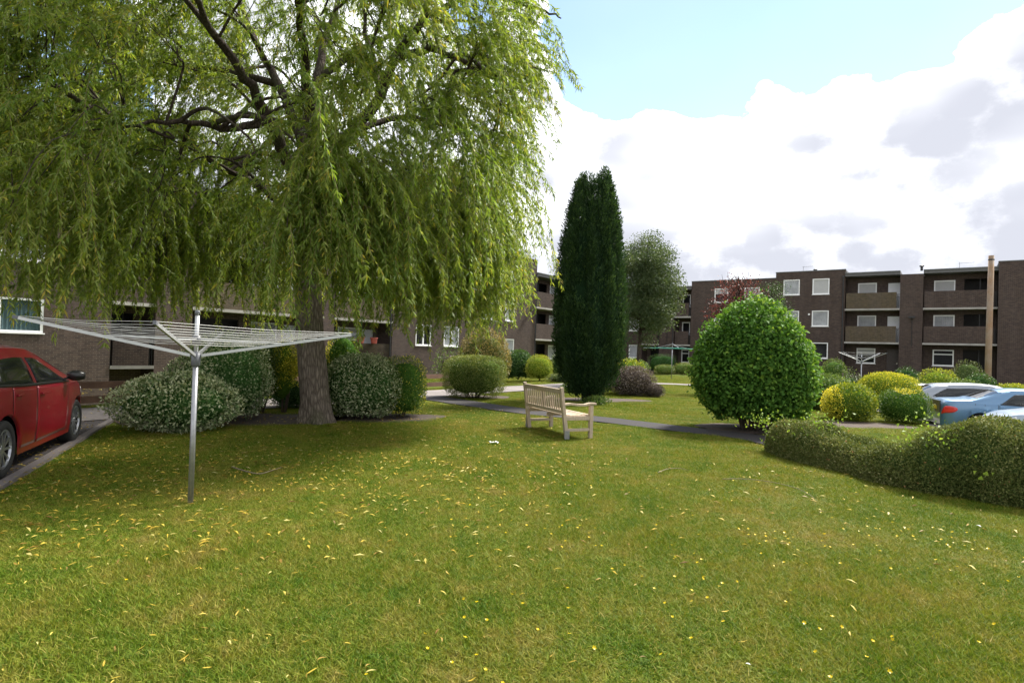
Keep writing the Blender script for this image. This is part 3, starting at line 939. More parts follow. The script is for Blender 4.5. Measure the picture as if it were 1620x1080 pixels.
def downpipe(root, x, z0, z1, yf=-0.06):
    mb = MB(); mb.tube([(x, yf, z0), (x, yf, z1)], 0.045, 8)
    mb.box(x - 0.09, x + 0.09, yf - 0.07, yf + 0.055, z1, z1 + 0.18)
    for k in range(4): mb.tube([(x, yf, z0 + (z1 - z0) * (k + .5) / 4 - .03), (x, yf, z0 + (z1 - z0) * (k + .5) / 4 + .03)], 0.058, 8)
    mb.build('downpipe', M['black_metal'], root)


def flood_lamp(root, x, z, conduit=True):
    a = MB(); a.box(x - 0.20, x + 0.20, -0.32, -0.10, z, z + 0.14); a.tube([(x, -0.03, z - 0.1), (x, -0.16, z + 0.02)], 0.03, 6)
    lamp = a.build('lamp', M['black_metal'], root)
    if conduit:
        c = MB(); c.tube([(x + 0.02, -0.05, z - 2.2), (x + 0.02, -0.05, z - 0.1)], 0.022, 6); c.build('cable_pipe', M['black_metal'], lamp)


def aerial(root, x, y, z, s=1.0):
    m = MB(); m.tube([(x, y, z), (x, y, z + 0.9 * s)], 0.018, 6)
    m.tube([(x - 0.1, y, z + 0.8 * s), (x + 0.95 * s, y, z + 0.85 * s)], 0.012, 6)
    for k in range(6):
        xx = x + 0.12 + 0.15 * k * s; m.tube([(xx, y - 0.22, z + 0.81 * s), (xx, y + 0.22, z + 0.81 * s)], 0.008, 5)
    m.build('aerial', M['galv'], root)


def roof_vent(root, x, y, z):
    m = MB(); m.lathe([(0.09, 0), (0.09, 0.3), (0.16, 0.32), (0.16, 0.4), (0.02, 0.46)], 12, origin=(x, y, z)); m.build('roof_vent', M['black_metal'], root)


RZL = math.atan2(E1.y, E1.x); RZR = math.atan2(E2.y, E2.x)

# left block, behind the willow
A = thing('apartment_block', 'dark brick apartment block behind the weeping willow, with a floor below the fence level', 'apartment block', OL, RZL)
SA = 2.98; ZA = -2.5
flat_section(A, -16.0, -0.86, ZA, SA, SA + 6.6,
             [(-4.55, -3.17, 0, 'teal', 1), (-4.55, -3.17, 1, 'net', 1), (-4.55, -3.17, 2, 'blind', 1), (-9.0, -7.4, 0, 'net', 2), (-9.0, -7.4, 1, 'net', 2), (-9.0, -7.4, 2, 'net', 2)], seed=10)
bay_section(A, -0.86, 0.85, ZA, SA, SA + 5.7, (1, 2), [('void', -0.5, 0.5, None)], low=-0.0, seed=20, moss=False)
pier(A, 0.85, 2.43, ZA, SA + 5.95)
bay_section(A, 2.43, 9.57, ZA, SA, SA + 5.7, (1, 2), [('window', 6.1, 7.6, 'net'), ('door', 7.9, 8.75, 'white'), ('void', 3.0, 5.4, None)], low=-0.0, seed=30)
pier(A, 9.57, 10.3, ZA, SA + 5.95)
bay_section(A, 10.3, 14.73, ZA, SA, SA + 5.7, (1, 2), [('window', 11.6, 13.2, 'half', None, 1), ('door', 13.45, 14.3, 'white'), ('void', 10.4, 11.3, None)], low=-0.0, seed=40)
flat_section(A, 14.73, 22.4, ZA, SA, SA + 6.6,
             [(x0, x1, k, kk, n, 1.40) for k in (0, 1, 2) for (x0, x1, kk, n) in ((16.8, 18.25, 'dark', 2), (19.5, 21.1, 'net', 2))], seed=50)
downpipe(A, 14.55, 0.0, SA + 5.4)
aerial(A, 12.0, 2.5, SA + 5.75)

# mid block
B = thing('apartment_block', 'dark brick apartment block between the willow and the tall yew, one step lower', 'apartment block', OL, RZL)
SB = 2.43; ZB = -0.6
flat_section(B, 22.403, 30.8, ZB, SB, SB + 6.7,
             [(x0, x1, k, kk, 1) for k in (0, 1, 2) for (x0, x1, kk) in ((23.6, 24.9, 'net'), (26.5, 27.8, 'net'))], seed=60)
bay_section(B, 30.803, 37.0, ZB, SB, SB + 5.7, (1, 2), [('void', 31.3, 34.4, None), ('window', 34.9, 36.2, 'net')], seed=70, moss=False)
pier(B, 37.0, 38.4, ZB, SB + 5.9)
bay_section(B, 38.4, 44.6, ZB, SB, SB + 5.7, (1, 2), [('window', 39.5, 41.0, 'net'), ('void', 41.6, 44.0, None)], seed=80, moss=False)
downpipe(B, 30.7, 0.0, SB + 5.3)
aerial(B, 31.4, 1.5, SB + 5.75, 1.5)
flood_lamp(B, 29.9, SB + 2.4, False)

# far block in the corner of the court (local x runs to the right along the facade)
C = thing('apartment_block', 'dark brick apartment block at the far corner behind the green dryer', 'apartment block', OR, RZR)
SC = 2.43
flat_section(C, -26.1, -22.8, ZB, SC, SC + 5.75, [(-24.2, -23.15, k, 'net', 1) for k in (0, 1, 2)], seed=90)
bay_section(C, -22.8, -20.97, ZB, SC, SC + 5.7, (1, 2), [('void', -22.4, -21.2, None)], seed=100, moss=False)
pier(C, -20.97, -19.49, ZB, SC + 5.72)
bay_section(C, -19.49, -17.88, ZB, SC, SC + 5.7, (1, 2), [('window', -19.2, -18.4, 'dark', None, 1)], seed=110, moss=False)
flat_section(C, -17.88, -10.37, ZB, SC, SC + 6.12, [(x0, x1, k, kk, 1) for k in (0, 1, 2) for (x0, x1, kk) in ((-15.7, -14.45, 'half'), (-13.0, -11.7, 'net'))], seed=120)
flood_lamp(C, -20.2, SC + 2.0)
downpipe(C, -19.6, 0, SC + 5.3)

# right block
D = thing('apartment_block', 'dark brick apartment block on the right with white doors on its balconies', 'apartment block', OR, RZR)
SD = 2.95
flat_section(D, -10.367, -4.98, ZB, SD, SD + 6.08, [(-9.74, -8.43, 2, 'net', 1, 1.33), (-7.44, -6.15, 2, 'blind', 1, 1.33), (-9.74, -8.43, 1, 'net', 1, 1.33),
                                               (-7.44, -6.15, 1, 'net', 1, 1.33), (-7.44, -6.15, 0, 'dark', 1, 1.33), (-9.74, -8.43, 0, 'dark', 1, 1.33)], seed=130)
bay_section(D, -4.98, -1.16, ZB, SD, SD + 5.78, (1, 2), [('window', -4.2, -2.85, 'blind', (2,)), ('window', -4.2, -2.85, 'net', (1,)), ('window', -4.2, -2.85, 'half', (0,)),
                                                         ('door', -2.05, -1.2, 'white', (1, 2)), ('door', -2.05, -1.2, 'dark', (0,))], seed=140)
pier(D, -1.16, 0.35, ZB, SD + 5.5)
bay_section(D, 0.35, 4.87, ZB, SD, SD + 5.78, (1, 2), [('window', 1.0, 2.35, 'blind', (2,)), ('window', 1.0, 2.35, 'net', (1,)), ('window', 1.0, 2.35, 'dark', (0,)), ('void', 2.9, 4.6, None)], seed=150, moss=False)
flat_section(D, 4.87, 16.0, ZB, SD, SD + 6.1, [(9.5, 10.8, k, 'net', 1) for k in (0, 1, 2)], proud=0.30, seed=160)
flood_lamp(D, -0.35, SD + 2.05)
downpipe(D, -5.12, -0.3, SD + 5.4)
aerial(D, -8.4, 1.2, SD + 6.0, 0.8); roof_vent(D, -7.4, 0.9, SD + 5.95)
aerial(D, 2.6, 3.0, SD + 5.75, 1.0); roof_vent(D, 0.2, 0.6, SD + 5.8)
mb = MB(); mb.box(-7.72, -7.58, -0.03, 0.0, SD + 2.35, SD + 2.48); mb.box(-9.3, -9.16, -0.03, 0.0, SD + 2.38, SD + 2.5); mb.build('wall_vent', M['upvc'], D)

# flower pots on the lower balcony wall of the left block
for k, x in enumerate((12.15, 13.15)):
    p = OL + E1 * x + E2 * 0.15
    t = thing('flower_pot', ['red flower pot on the balcony with the tall stake, left of two', 'red flower pot on the balcony edge, right of two'][k], 'flower pot', (p.x, p.y, SA - STOREY + 1.42))
    m = MB(); m.lathe([(0.02, 0.0), (0.16, 0.0), (0.21, 0.30), (0.235, 0.30), (0.235, 0.36), (0.20, 0.36), (0.19, 0.32), (0.02, 0.32)], 16); m.build('pot', M['terracotta'], t)
    m = MB()
    if k == 0: m.tube([(0, 0, 0.3), (0.02, 0, 0.9), (0, 0, 1.6)], 0.03, 6)
    else: m.tube([(0, 0, 0.3), (0.05, 0, 0.5)], 0.015, 6)
    m.build('plant_stem', L['mid'], t)

# low brick wall in front of the right block
lw0 = OR + E2 * (-8.6) - E1 * 6.5
t = thing('brick_wall', 'low brick garden wall beside the big round bush', 'wall', (lw0.x, lw0.y, 0), RZR)
m = MB(); m.box(-2.2, 2.4, 0, 0.22, -0.3, 1.45); m.build('wall', M['brick'], t)
m = MB(); m.box(-2.24, 2.44, -0.03, 0.25, 1.452, 1.52); m.build('coping', M['concrete'], t)
mb = MB()
q = OR + E2 * 0.5 - E1 * 2.0
# ------------------------------------------------------------------ fence
fx = FENCE0
fen = thing('rail_fence', 'low brown timber rail fence along the far side of the road', 'fence', (fx.x, fx.y, 0), RZL)
SPAN = 2.1
x = -24.0
while x < 0.5:
    p = MB(); p.box(x - 0.06, x + 0.06, -0.05, 0.07, -0.2, 0.60); p.build('post', M['fence'], fen)
    for (z0, z1) in ((0.10, 0.26), (0.42, 0.58)):
        dz = random.uniform(-0.012, 0.012)
        r = MB(); r.box(x - 0.02, x + SPAN - 0.035, -0.09, -0.053, z0 + dz, z1 + dz); r.build('rail', M['fence'], fen)
    x += SPAN

# ------------------------------------------------------------------ timber pole on the right
pb = P(1562, 612, 34.0); gz = -0.54
pole = thing('timber_pole', 'tall bare brown timber pole behind the parked cars', 'pole', (pb.x, pb.y, gz))
m = MB(); top = P(1569, 404, 34.0)
h = top.z - gz
m.tube([(0, 0, -0.1), (0.02, 0, h * 0.5), (0.06, 0, h)], [0.165, 0.15, 0.135], 14); m.build('shaft', M['pole_wood'], pole, True)
m = MB(); m.tube([(0.058, 0, h - 0.28), (0.06, 0, h - 0.2)], 0.147, 14); m.build('band', M['black_metal'], pole)

# ------------------------------------------------------------------ rotary dryers
def dryer(name, label, loc, phi, L_arm=1.5, ztop=1.90, zhub=1.47, ztip=1.76, line='line', nlines=9, tilt=(0, 0), zcol=1.63, down=False, tipz=None):
    t = thing(name, label, 'rotary dryer', loc)
    if tilt != (0, 0): t.rotation_euler = (tilt[0], tilt[1], 0)
    m = MB(); m.tube([(0, 0, -0.15), (0, 0, zhub - 0.08)], 0.0255, 14); m.build('pole', M['galv'], t, True)
    m = MB(); m.tube([(0, 0, zhub - 0.08), (0, 0, ztop - 0.02)], 0.021, 14); m.build('inner_pole', M['alu'], t, True)
    m = MB(); m.tube([(0, 0, zhub - 0.11), (0, 0, zhub - 0.10), (0, 0, zhub + 0.02), (0, 0, zhub + 0.025)], [0.030, 0.040, 0.043, 0.030], 14); m.build('hub', M['grey_plastic'], t, True)
    m = MB(); m.tube([(0, 0, zcol - 0.05), (0, 0, zcol + 0.04)], 0.038, 14); m.build('collar', M['grey_plastic'], t, True)
    m = MB(); m.tube([(0, 0, ztop - 0.03), (0, 0, ztop + 0.01), (0, 0, ztop + 0.02)], [0.0245, 0.0245, 0.012], 14); m.build('cap', M['grey_plastic'], t, True)
    dirs = []
    for k in range(4):
        a = phi + k * math.pi / 2
        dv = Vector((math.cos(a), math.sin(a), 0)); dirs.append(dv)
        tz = ztip + (tipz[k] if tipz else 0)
        p0 = Vector((0, 0, zhub)) + dv * 0.05; p1 = dv * L_arm + Vector((0, 0, tz))
        m = MB(); m.bar(p0, p1, 0.020, 0.029)
        arm = m.build('arm', M['alu'], t)
        m = MB(); dd = (p1 - p0).normalized(); m.bar(p1 - dd * 0.01, p1 + dd * 0.035, 0.023, 0.032); m.build('arm_cap', M['grey_plastic'], arm)
        q0 = Vector((0, 0, zcol)) + dv * 0.035; q1 = p0 + (p1 - p0) * 0.5 + Vector((0, 0, 0.015))
        m = MB(); m.bar(q0, q1, 0.016, 0.016); m.build('strut', M['alu'], t)
    for i in range(nlines):
        f = 0.36 + (1.0 - 0.36) * i / (nlines - 1) - 0.01
        pts = []
        for k in range(4):
            tz = ztip + (tipz[k] if tipz else 0)
            pts.append(dirs[k] * (0.05 + (L_arm - 0.05) * f) + Vector((0, 0, zhub + (tz - zhub) * f + 0.018)))
        m = MB()
        for k in range(4):
            a, b = pts[k], pts[(k + 1) % 4]
            m.tube([a, (a + b) / 2 - Vector((0, 0, 0.006 + 0.012 * f)), b], 0.0021 if line == 'line' else 0.0045, 5)
        m.build('clothes_line', M[line], t)
    return t


db = G(303, 795)
dryer('rotary_dryer', 'silver rotary clothes dryer with open arms on the near lawn beside the red car', (db.x, db.y, 0), math.radians(17), tipz=(-0.03, -0.05, 0.02, -0.02))
dg = G(1062, 599)
dryer('rotary_dryer', 'rotary clothes dryer with green lines on the far lawn by the corner block', (dg.x, dg.y, 0), math.radians(10), L_arm=2.0, ztop=2.35, zhub=2.05, ztip=1.98, zcol=2.28, line='green_line', nlines=10)
dr = P(1362, 600, 33.0)
dryer('rotary_dryer', 'bare white rotary clothes dryer behind the golden domed shrub', (dr.x, dr.y, -0.2), math.radians(22), L_arm=1.42, ztop=2.15, zhub=1.75, ztip=2.22, zcol=1.95, nlines=3)

# ------------------------------------------------------------------ bench
bl, br = G(832, 676), G(892, 695)
bd = (br - bl); blen = 1.62; bd.normalize()
bn = Vector((-bd.y, bd.x, 0))
if bn.x < 0: bn = -bn
bench = thing('garden_bench', 'pale weathered timber garden bench seen from behind', 'bench', ((bl + br) / 2 - bd * 0.0), math.atan2(-bn.x, bn.y))
# local frame: x along the bench, +y is the front
HL = blen / 2
for sx in (-1, 1):
    m = MB(); x_ = sx * HL
    m.bar((x_, 0.07, 0), (x_, 0.0, 0.46), 0.07, 0.07, (0, 1, 0)); m.bar((x_, 0.0, 0.455), (x_, -0.07, 0.955), 0.07, 0.06, (0, 1, 0))
    m.build('back_leg', M['teak'], bench, bevel=0.006)
    m = MB(); m.bar((x_, 0.57, 0), (x_, 0.57, 0.62), 0.07, 0.07, (0, 1, 0)); m.build('front_leg', M['teak'], bench, bevel=0.006)
    m = MB()
    ap = [(-0.03, 0.640), (0.12, 0.650), (0.28, 0.632), (0.42, 0.628), (0.54, 0.655), (0.66, 0.650)]
    for (y0, z0), (y1, z1) in zip(ap[:-1], ap[1:]): m.bar((x_, y0, z0), (x_, y1 + 0.004, z1), 0.085, 0.035)
    m.build('arm_rest', M['teak'], bench)
    m = MB(); m.bar((x_, 0.06, 0.17), (x_, 0.56, 0.17), 0.045, 0.05); m.build('stretcher', M['teak'], bench, bevel=0.004)
    m = MB(); m.bar((x_, 0.02, 0.385), (x_, 0.56, 0.385), 0.045, 0.075); m.build('seat_rail', M['teak'], bench, bevel=0.004)


def by(z): return -0.0 - 0.07 * (z - 0.455) / 0.5


m = MB(); m.bar((-HL + 0.03, by(.88), .88), (HL - 0.03, by(.88), .88), 0.035, 0.085, (0, -0.14, 1)); m.build('top_rail', M['teak'], bench, bevel=0.004)
m = MB(); m.bar((-HL + 0.03, by(.50), .50), (HL - 0.03, by(.50), .50), 0.035, 0.07, (0, -0.14, 1)); m.build('lower_rail', M['teak'], bench, bevel=0.004)
NS = 17
for k in range(NS):
    x_ = -HL + 0.035 + (blen - 0.07) * (k + 0.5) / NS
    wide = 0.07 if k == NS // 2 else 0.036
    m = MB(); m.bar((x_, by(.53), .53), (x_, by(.845), .845), wide, 0.018, (0, 1, 0)); m.build('back_slat', M['teak'], bench)
for k in range(6):
    y_ = 0.085 + k * 0.092
    m = MB(); m.bar((-HL + 0.037 if k == 0 else -HL + 0.045, y_, 0.435 - 0.012 * math.sin(math.pi * k / 5)), (HL - 0.037 if k == 0 else HL - 0.045, y_, 0.435 - 0.012 * math.sin(math.pi * k / 5)), 0.072, 0.022)
    m.build('seat_slat', M['teak'], bench)
m = MB(); m.bar((-HL + 0.036, 0.585, 0.385), (HL - 0.036, 0.585, 0.385), 0.025, 0.075); m.build('front_rail', M['teak'], bench)
m = MB(); m.bar((0, 0.06, 0.38), (0, 0.57, 0.38), 0.04, 0.06); m.build('seat_bearer', M['teak'], bench)
m = MB(); m.box(-HL - 0.05, -HL - 0.038, -0.0, 0.10, 0.0, 0.22); m.box(HL + 0.038, HL + 0.05, 0.0, 0.10, 0.0, 0.16); m.build('anchor_bracket', M['galv'], bench)


# ------------------------------------------------------------------ cars
def interp(x, pts):
    xs = [p[0] for p in pts]; ys = [p[1] for p in pts]
    return float(np.interp(x, xs, ys))


def smooth_interp(pts, n=200):
    """Catmull style smoothing of a profile"""
    xs = np.array([p[0] for p in pts], float); ys = np.array([p[1] for p in pts], float)
    X = np.linspace(xs[0], xs[-1], n); Y = np.interp(X, xs, ys)
    for _ in range(6):
        Y2 = Y.copy(); Y2[1:-1] = 0.25 * Y[:-2] + 0.5 * Y[1:-1] + 0.25 * Y[2:]; Y = Y2
    return list(zip(X, Y))


WHEEL_PROTO = {}


def wheel_mesh(r, w):
    key = (round(r, 3), round(w, 3))
    if key in WHEEL_PROTO: return WHEEL_PROTO[key]
    rr = r * 0.68
    t = MB(); t.lathe([(rr, -w / 2 + 0.01), (rr + 0.01, -w / 2), (r - 0.03, -w / 2), (r - 0.008, -w / 2 + 0.02), (r, -w / 4), (r, w / 4), (r - 0.008, w / 2 - 0.02), (r - 0.03, w / 2), (rr + 0.01, w / 2), (rr, w / 2 - 0.01)], 36, 'y')
    tm = t.mesh('tyre', M['tyre']); tm.shade_smooth()
    q = MB(); q.lathe([(rr - 0.03, -w / 2 + 0.031), (rr - 0.03, w / 2 - 0.02)], 36, 'y', 1); q.lathe([(rr + 0.002, -w / 2 + 0.012), (rr - 0.02, -w / 2 + 0.006), (rr - 0.028, -w / 2 + 0.03)], 36, 'y')
    q.lathe([(0.001, -w / 2 + 0.02), (0.05, -w / 2 + 0.022), (0.065, -w / 2 + 0.04)], 20, 'y')
    for k in range(10):
        a = 2 * math.pi * k / 10; b = a + 0.10
        p0 = Vector((0.05 * math.cos(a), -w / 2 + 0.035, 0.05 * math.sin(a))); p1 = Vector(((rr - 0.02) * math.cos(b), -w / 2 + 0.025, (rr - 0.02) * math.sin(b)))
        q.bar(p0, p1, 0.026, 0.022, (0, 1, 0))
    qm = q.mesh('rim', [M['rim'], M['car_black']])
    d = MB(); d.lathe([(0.001, -w / 2 + 0.075), (rr - 0.03, -w / 2 + 0.065)], 24, 'y'); dm = d.mesh('brake_disc', M['car_black'])
    WHEEL_PROTO[key] = (tm, qm, dm)
    return WHEEL_PROTO[key]


def car(name, label, loc, heading, paintm, spec, group=None, cat='car'):
    """local frame: x from the rear (0) to the nose (L), y to the left, z up"""
    root = thing(name, label, cat, loc, heading, group)
    Lc = spec['L']
    top = smooth_interp(spec['top']); wid = smooth_interp(spec['wid']); belt = spec['belt']
    wr_, ww = spec['wr'], spec.get('ww', 0.20); axles = spec['axles']; ra = wr_ + 0.045
    sill = 0.20

    def zb(x):
        z = sill + 0.03 * max(0, 1 - x / 0.3) + 0.02 * max(0, 1 - (Lc - x) / 0.3)
        for xa in axles:
            d = abs(x - xa)
            if d < ra: z = max(z, wr_ + math.sqrt(ra * ra - d * d))
        return z
    tum = spec['tumble']
    KV = [0, .10, .22, .36, .46, .50, .54, .66, .76, .82, .90, 1.0]

    def sect(x):
        w = interp(x, wid); T = interp(x, top); b = min(interp(x, belt), T - 0.035)
        z0 = zb(x); c = max(0.0, min(1.0, (T - b) / 0.42)); th = tum * c
        zm = max(min(0.56, b - 0.1), z0 + 0.02)
        wroof = w - 0.07 - th
        pts = [(w * 0.965, z0), (w * 0.985, z0 + (zm - z0) * 0.35), (w, z0 + (zm - z0) * 0.8), (w * 1.0, zm + (b - zm) * 0.45), (w * 0.992, b - 0.06 * min(1, (b - zm) / .2)), (w * 0.978, b - 0.012),
               (w * 0.96, b + (T - b) * 0.06), (w * 0.96 - th * 0.5, b + (T - b) * 0.45), (wroof + 0.035, T - 0.115 * c - 0.012), (wroof - 0.02, T - 0.045 * c - 0.006), (wroof * 0.66, T - 0.010), (0, T)]
        return pts

    def S(x, v, off=0.0):
        pts = sect(x)
        k = 0
        while k < len(KV) - 2 and v > KV[k + 1]: k += 1
        f = (v - KV[k]) / (KV[k + 1] - KV[k])
        y = pts[k][0] * (1 - f) + pts[k + 1][0] * f; z = pts[k][1] * (1 - f) + pts[k + 1][1] * f
        if off:
            ty, tz = pts[k + 1][0] - pts[k][0], pts[k + 1][1] - pts[k][1]
            l = math.hypot(ty, tz) or 1
            y += tz / l * off; z += -ty / l * off
        return y, z
    xs = sorted(set([round(Lc * i / 84, 4) for i in range(85)] + [round(a + ra * s, 4) for a in axles for s in (-1, -.97, -.85, .85, .97, 1)]))
    mb = MB(); n = len(KV)
    for sgn in (1, -1):
        base = len(mb.v)
        for x in xs:
            for (y, z) in sect(x): mb.v.append((x, sgn * y, z))
        for i in range(len(xs) - 1):
            for k in range(n - 1):
                a = base + i * n + k
                f = (a, a + n, a + n + 1, a + 1) if sgn < 0 else (a, a + 1, a + n + 1, a + n)
                mb.f.append(f); mb.mi.append(0)
        for i, rev in ((0, sgn > 0), (len(xs) - 1, sgn < 0)):
            x = xs[i]; pts = sect(x)
            c0 = len(mb.v)
            for (y, z) in pts: mb.v.append((x, sgn * y, z))
            mb.v.append((x, 0, pts[0][1]))
            mb.f.append(tuple(range(c0, c0 + n + 1)) if rev else tuple(reversed(range(c0, c0 + n + 1)))); mb.mi.append(0)
    bm = bmesh.new(); me = mb.mesh('body', paintm); bm.from_mesh(me); bmesh.ops.remove_doubles(bm, verts=bm.verts, dist=0.0008)
    bmesh.ops.recalc_face_normals(bm, faces=bm.faces); bm.to_mesh(me); bm.free()
    me.shade_smooth()
    body = bpy.data.objects.new('body', me); COL.objects.link(body); body.parent = root
    md = body.modifiers.new('edges', 'EDGE_SPLIT'); md.split_angle = math.radians(42)
    # underbody and arch liner
    u = MB(); w0 = max(p[1] for p in spec['wid']) - 0.12
    u.box(0.25, Lc - 0.25, -w0, w0, 0.17, 0.32); u.build('underbody', M['car_black'], root)
    u = MB()
    for xa in axles: u.box(xa - ra + 0.03, xa + ra - 0.03, -w0 + 0.14, w0 - 0.14, 0.30, wr_ + ra - 0.03)
    u.build('arch_liner', M['car_black'], root)

    def patch(nm, x0, x1, lo, hi, mat, off=0.004, sides=(1, -1), nx=14, nvv=6, parent=None, edge=True):
        """lo, hi: functions or constants giving v along x"""
        out = []
        for sgn in sides:
            p = MB()
            for i in range(nx + 1):
                x = x0 + (x1 - x0) * i / nx
                l_ = lo(x) if callable(lo) else lo; h_ = hi(x) if callable(hi) else hi
                for j in range(nvv + 1):
                    y, z = S(x, l_ + (h_ - l_) * j / nvv, off); p.v.append((x, sgn * y, z))
            for i in range(nx):
                for j in range(nvv):
                    a = i * (nvv + 1) + j
                    f = (a, a + 1, a + nvv + 2, a + nvv + 1) if sgn > 0 else (a, a + nvv + 1, a + nvv + 2, a + 1)
                    p.f.append(f); p.mi.append(0)
            o = p.build(nm, mat, parent or root, True); out.append(o)
            if edge:
                s_ = o.modifiers.new('thickness', 'SOLIDIFY'); s_.thickness = off * 0.9; s_.offset = -1
        return out

    def across(nm, x0, x1, v0, mat, off=0.005, nx=10, v1=1.0, parent=None):
        p = MB(); vs = [v0 + (v1 - v0) * j / 8 for j in range(9)]
        row = 17
        for i in range(nx + 1):
            x = x0 + (x1 - x0) * i / nx
            pr = [S(x, v, off) for v in vs]
            for (y, z) in pr: p.v.append((x, y, z))
            for (y, z) in reversed(pr[:-1]): p.v.append((x, -y, z))
        for i in range(nx):
            for j in range(row - 1):
                a = i * row + j; p.f.append((a, a + 1, a + row + 1, a + row)); p.mi.append(0)
        return p.build(nm, mat, parent or root, True)
    # glass
    for w in spec['windows']:
        patch('side_window', w[0], w[1], w[2], w[3], M['car_glass'], 0.006)
    across('windscreen', *spec['windscreen'], M['car_glass'])
    across('rear_window', *spec['rear_window'], M['car_glass'])
    if spec.get('surround'):
        x0, x1 = spec['surround']
        patch('window_trim', x0, x1, 0.503, lambda x: 0.535, M['chrome'] if spec.get('chrome') else M['car_black'], 0.009, nx=20, nvv=2)
    # doors as raised skins with an open gap round them
    for (x0, x1) in spec['doors']:
        for o in patch('door', x0 + 0.004, x1 - 0.004, 0.06, 0.497, paintm, 0.0045, nx=16, nvv=12):
            pass
        for sgn in (1, -1):
            y, z = S(x0 + 0.13, 0.43)
            h = MB(); h.bar((x0 + 0.06, sgn * (y + 0.028), z), (x0 + 0.24, sgn * (y + 0.030), z + 0.004), 0.022, 0.028); h.build('door_handle', spec.get('handle', paintm), root, bevel=0.006)
    for (x, v0, v1) in spec['seams']:
        patch('door_seam', x - 0.005, x + 0.005, v0, v1, M['car_black'], 0.0025, nx=1, nvv=12, edge=False)
    for (nm, x0, x1, v0, v1, mt) in spec['lamps']:
        patch(nm, x0, x1, v0, v1, M[mt], 0.008, nx=8, nvv=5)
    # mirrors
    mx = spec['mirror']
    for sgn in (1, -1):
        y, z = S(mx, 0.55)
        h = MB(); h.lathe([(0.005, -0.11), (0.055, -0.10), (0.078, -0.03), (0.078, 0.04), (0.05, 0.10), (0.005, 0.115)], 14, 'y', origin=(0, 0, 0))
        me_ = h.mesh('mirror', M['car_black']); me_.shade_smooth()
        o = bpy.data.objects.new('mirror', me_); COL.objects.link(o); o.parent = root; o.location = (mx + 0.02, sgn * (y + 0.15), z + 0.06); o.scale = (1.0, 1.0, 0.95)
        h = MB(); h.bar((mx + 0.02, sgn * (y - 0.02), z + 0.0), (mx + 0.02, sgn * (y + 0.10), z + 0.035), 0.06, 0.03); h.build('mirror_arm', M['car_black'], root)
    tm, qm, dm = wheel_mesh(wr_, ww)
    for xa in axles:
        yw_ = interp(xa, wid) - ww / 2 - 0.02
        for sgn in (-1, 1):
            o = bpy.data.objects.new('wheel', tm); COL.objects.link(o); o.parent = root
            o.location = (xa, sgn * yw_, wr_); o.rotation_euler = (0, random.uniform(0, 1), 0 if sgn < 0 else math.pi)
            for nm, me_ in (('rim', qm), ('brake_disc', dm)):
                c = bpy.data.objects.new(nm, me_); COL.objects.link(c); c.parent = o
    # plates
    pl = MB(); zz = spec['plate_z']; pl.box(-0.022, -0.008, -0.26, 0.26, zz - 0.055, zz + 0.055); pl.build('number_plate', M['plate'], root)
    if spec.get('tail_shade'):
        z0, z1 = spec['tail_shade']; tp = MB(); tp.box(-0.010, 0.02, -0.60, 0.60, z0, z1); tp.build('tail_shade', M['car_black'], root)  # dark box over the rear face stands in for its shade
    return root


HATCH = dict(L=3.85, wr=0.305, axles=(0.62, 3.12), tumble=0.16,
             top=[(0, .66), (.03, .86), (.10, 1.02), (.22, 1.22), (.36, 1.38), (.6, 1.44), (1.2, 1.475), (1.75, 1.455), (2.15, 1.37), (2.6, 1.17), (2.95, 1.0), (3.25, .92), (3.55, .82), (3.75, .70), (3.85, .55)],
             wid=[(0, .62), (.08, .73), (.3, .81), (.7, .845), (1.5, .85), (2.6, .845), (3.2, .83), (3.55, .76), (3.75, .64), (3.85, .48)],
             belt=[(0, .86), (.4, 1.02), (1.2, .975), (2.9, .93), (3.85, .8)],
             windows=[(0.72, 1.40, lambda x: .535, lambda x: .535 + .20 * min(1, (x - 0.70) / .32)), (1.50, 2.62, lambda x: .535, lambda x: .735 if x < 1.95 else .735 - .185 * (x - 1.95) / .67)],
             windscreen=(1.98, 2.80, .80), rear_window=(0.14, 0.36, .82), surround=(0.62, 2.75),
             doors=[(0.78, 1.44), (1.46, 2.62)], seams=[(1.45, .06, .74), (0.77, .2, .5), (2.63, .06, .5)],
             lamps=[('headlight', 3.42, 3.70, .40, .49, 'clear_lens'), ('tail_light', 0.02, 0.20, .34, .50, 'red_lens')], mirror=2.50, plate_z=0.62)
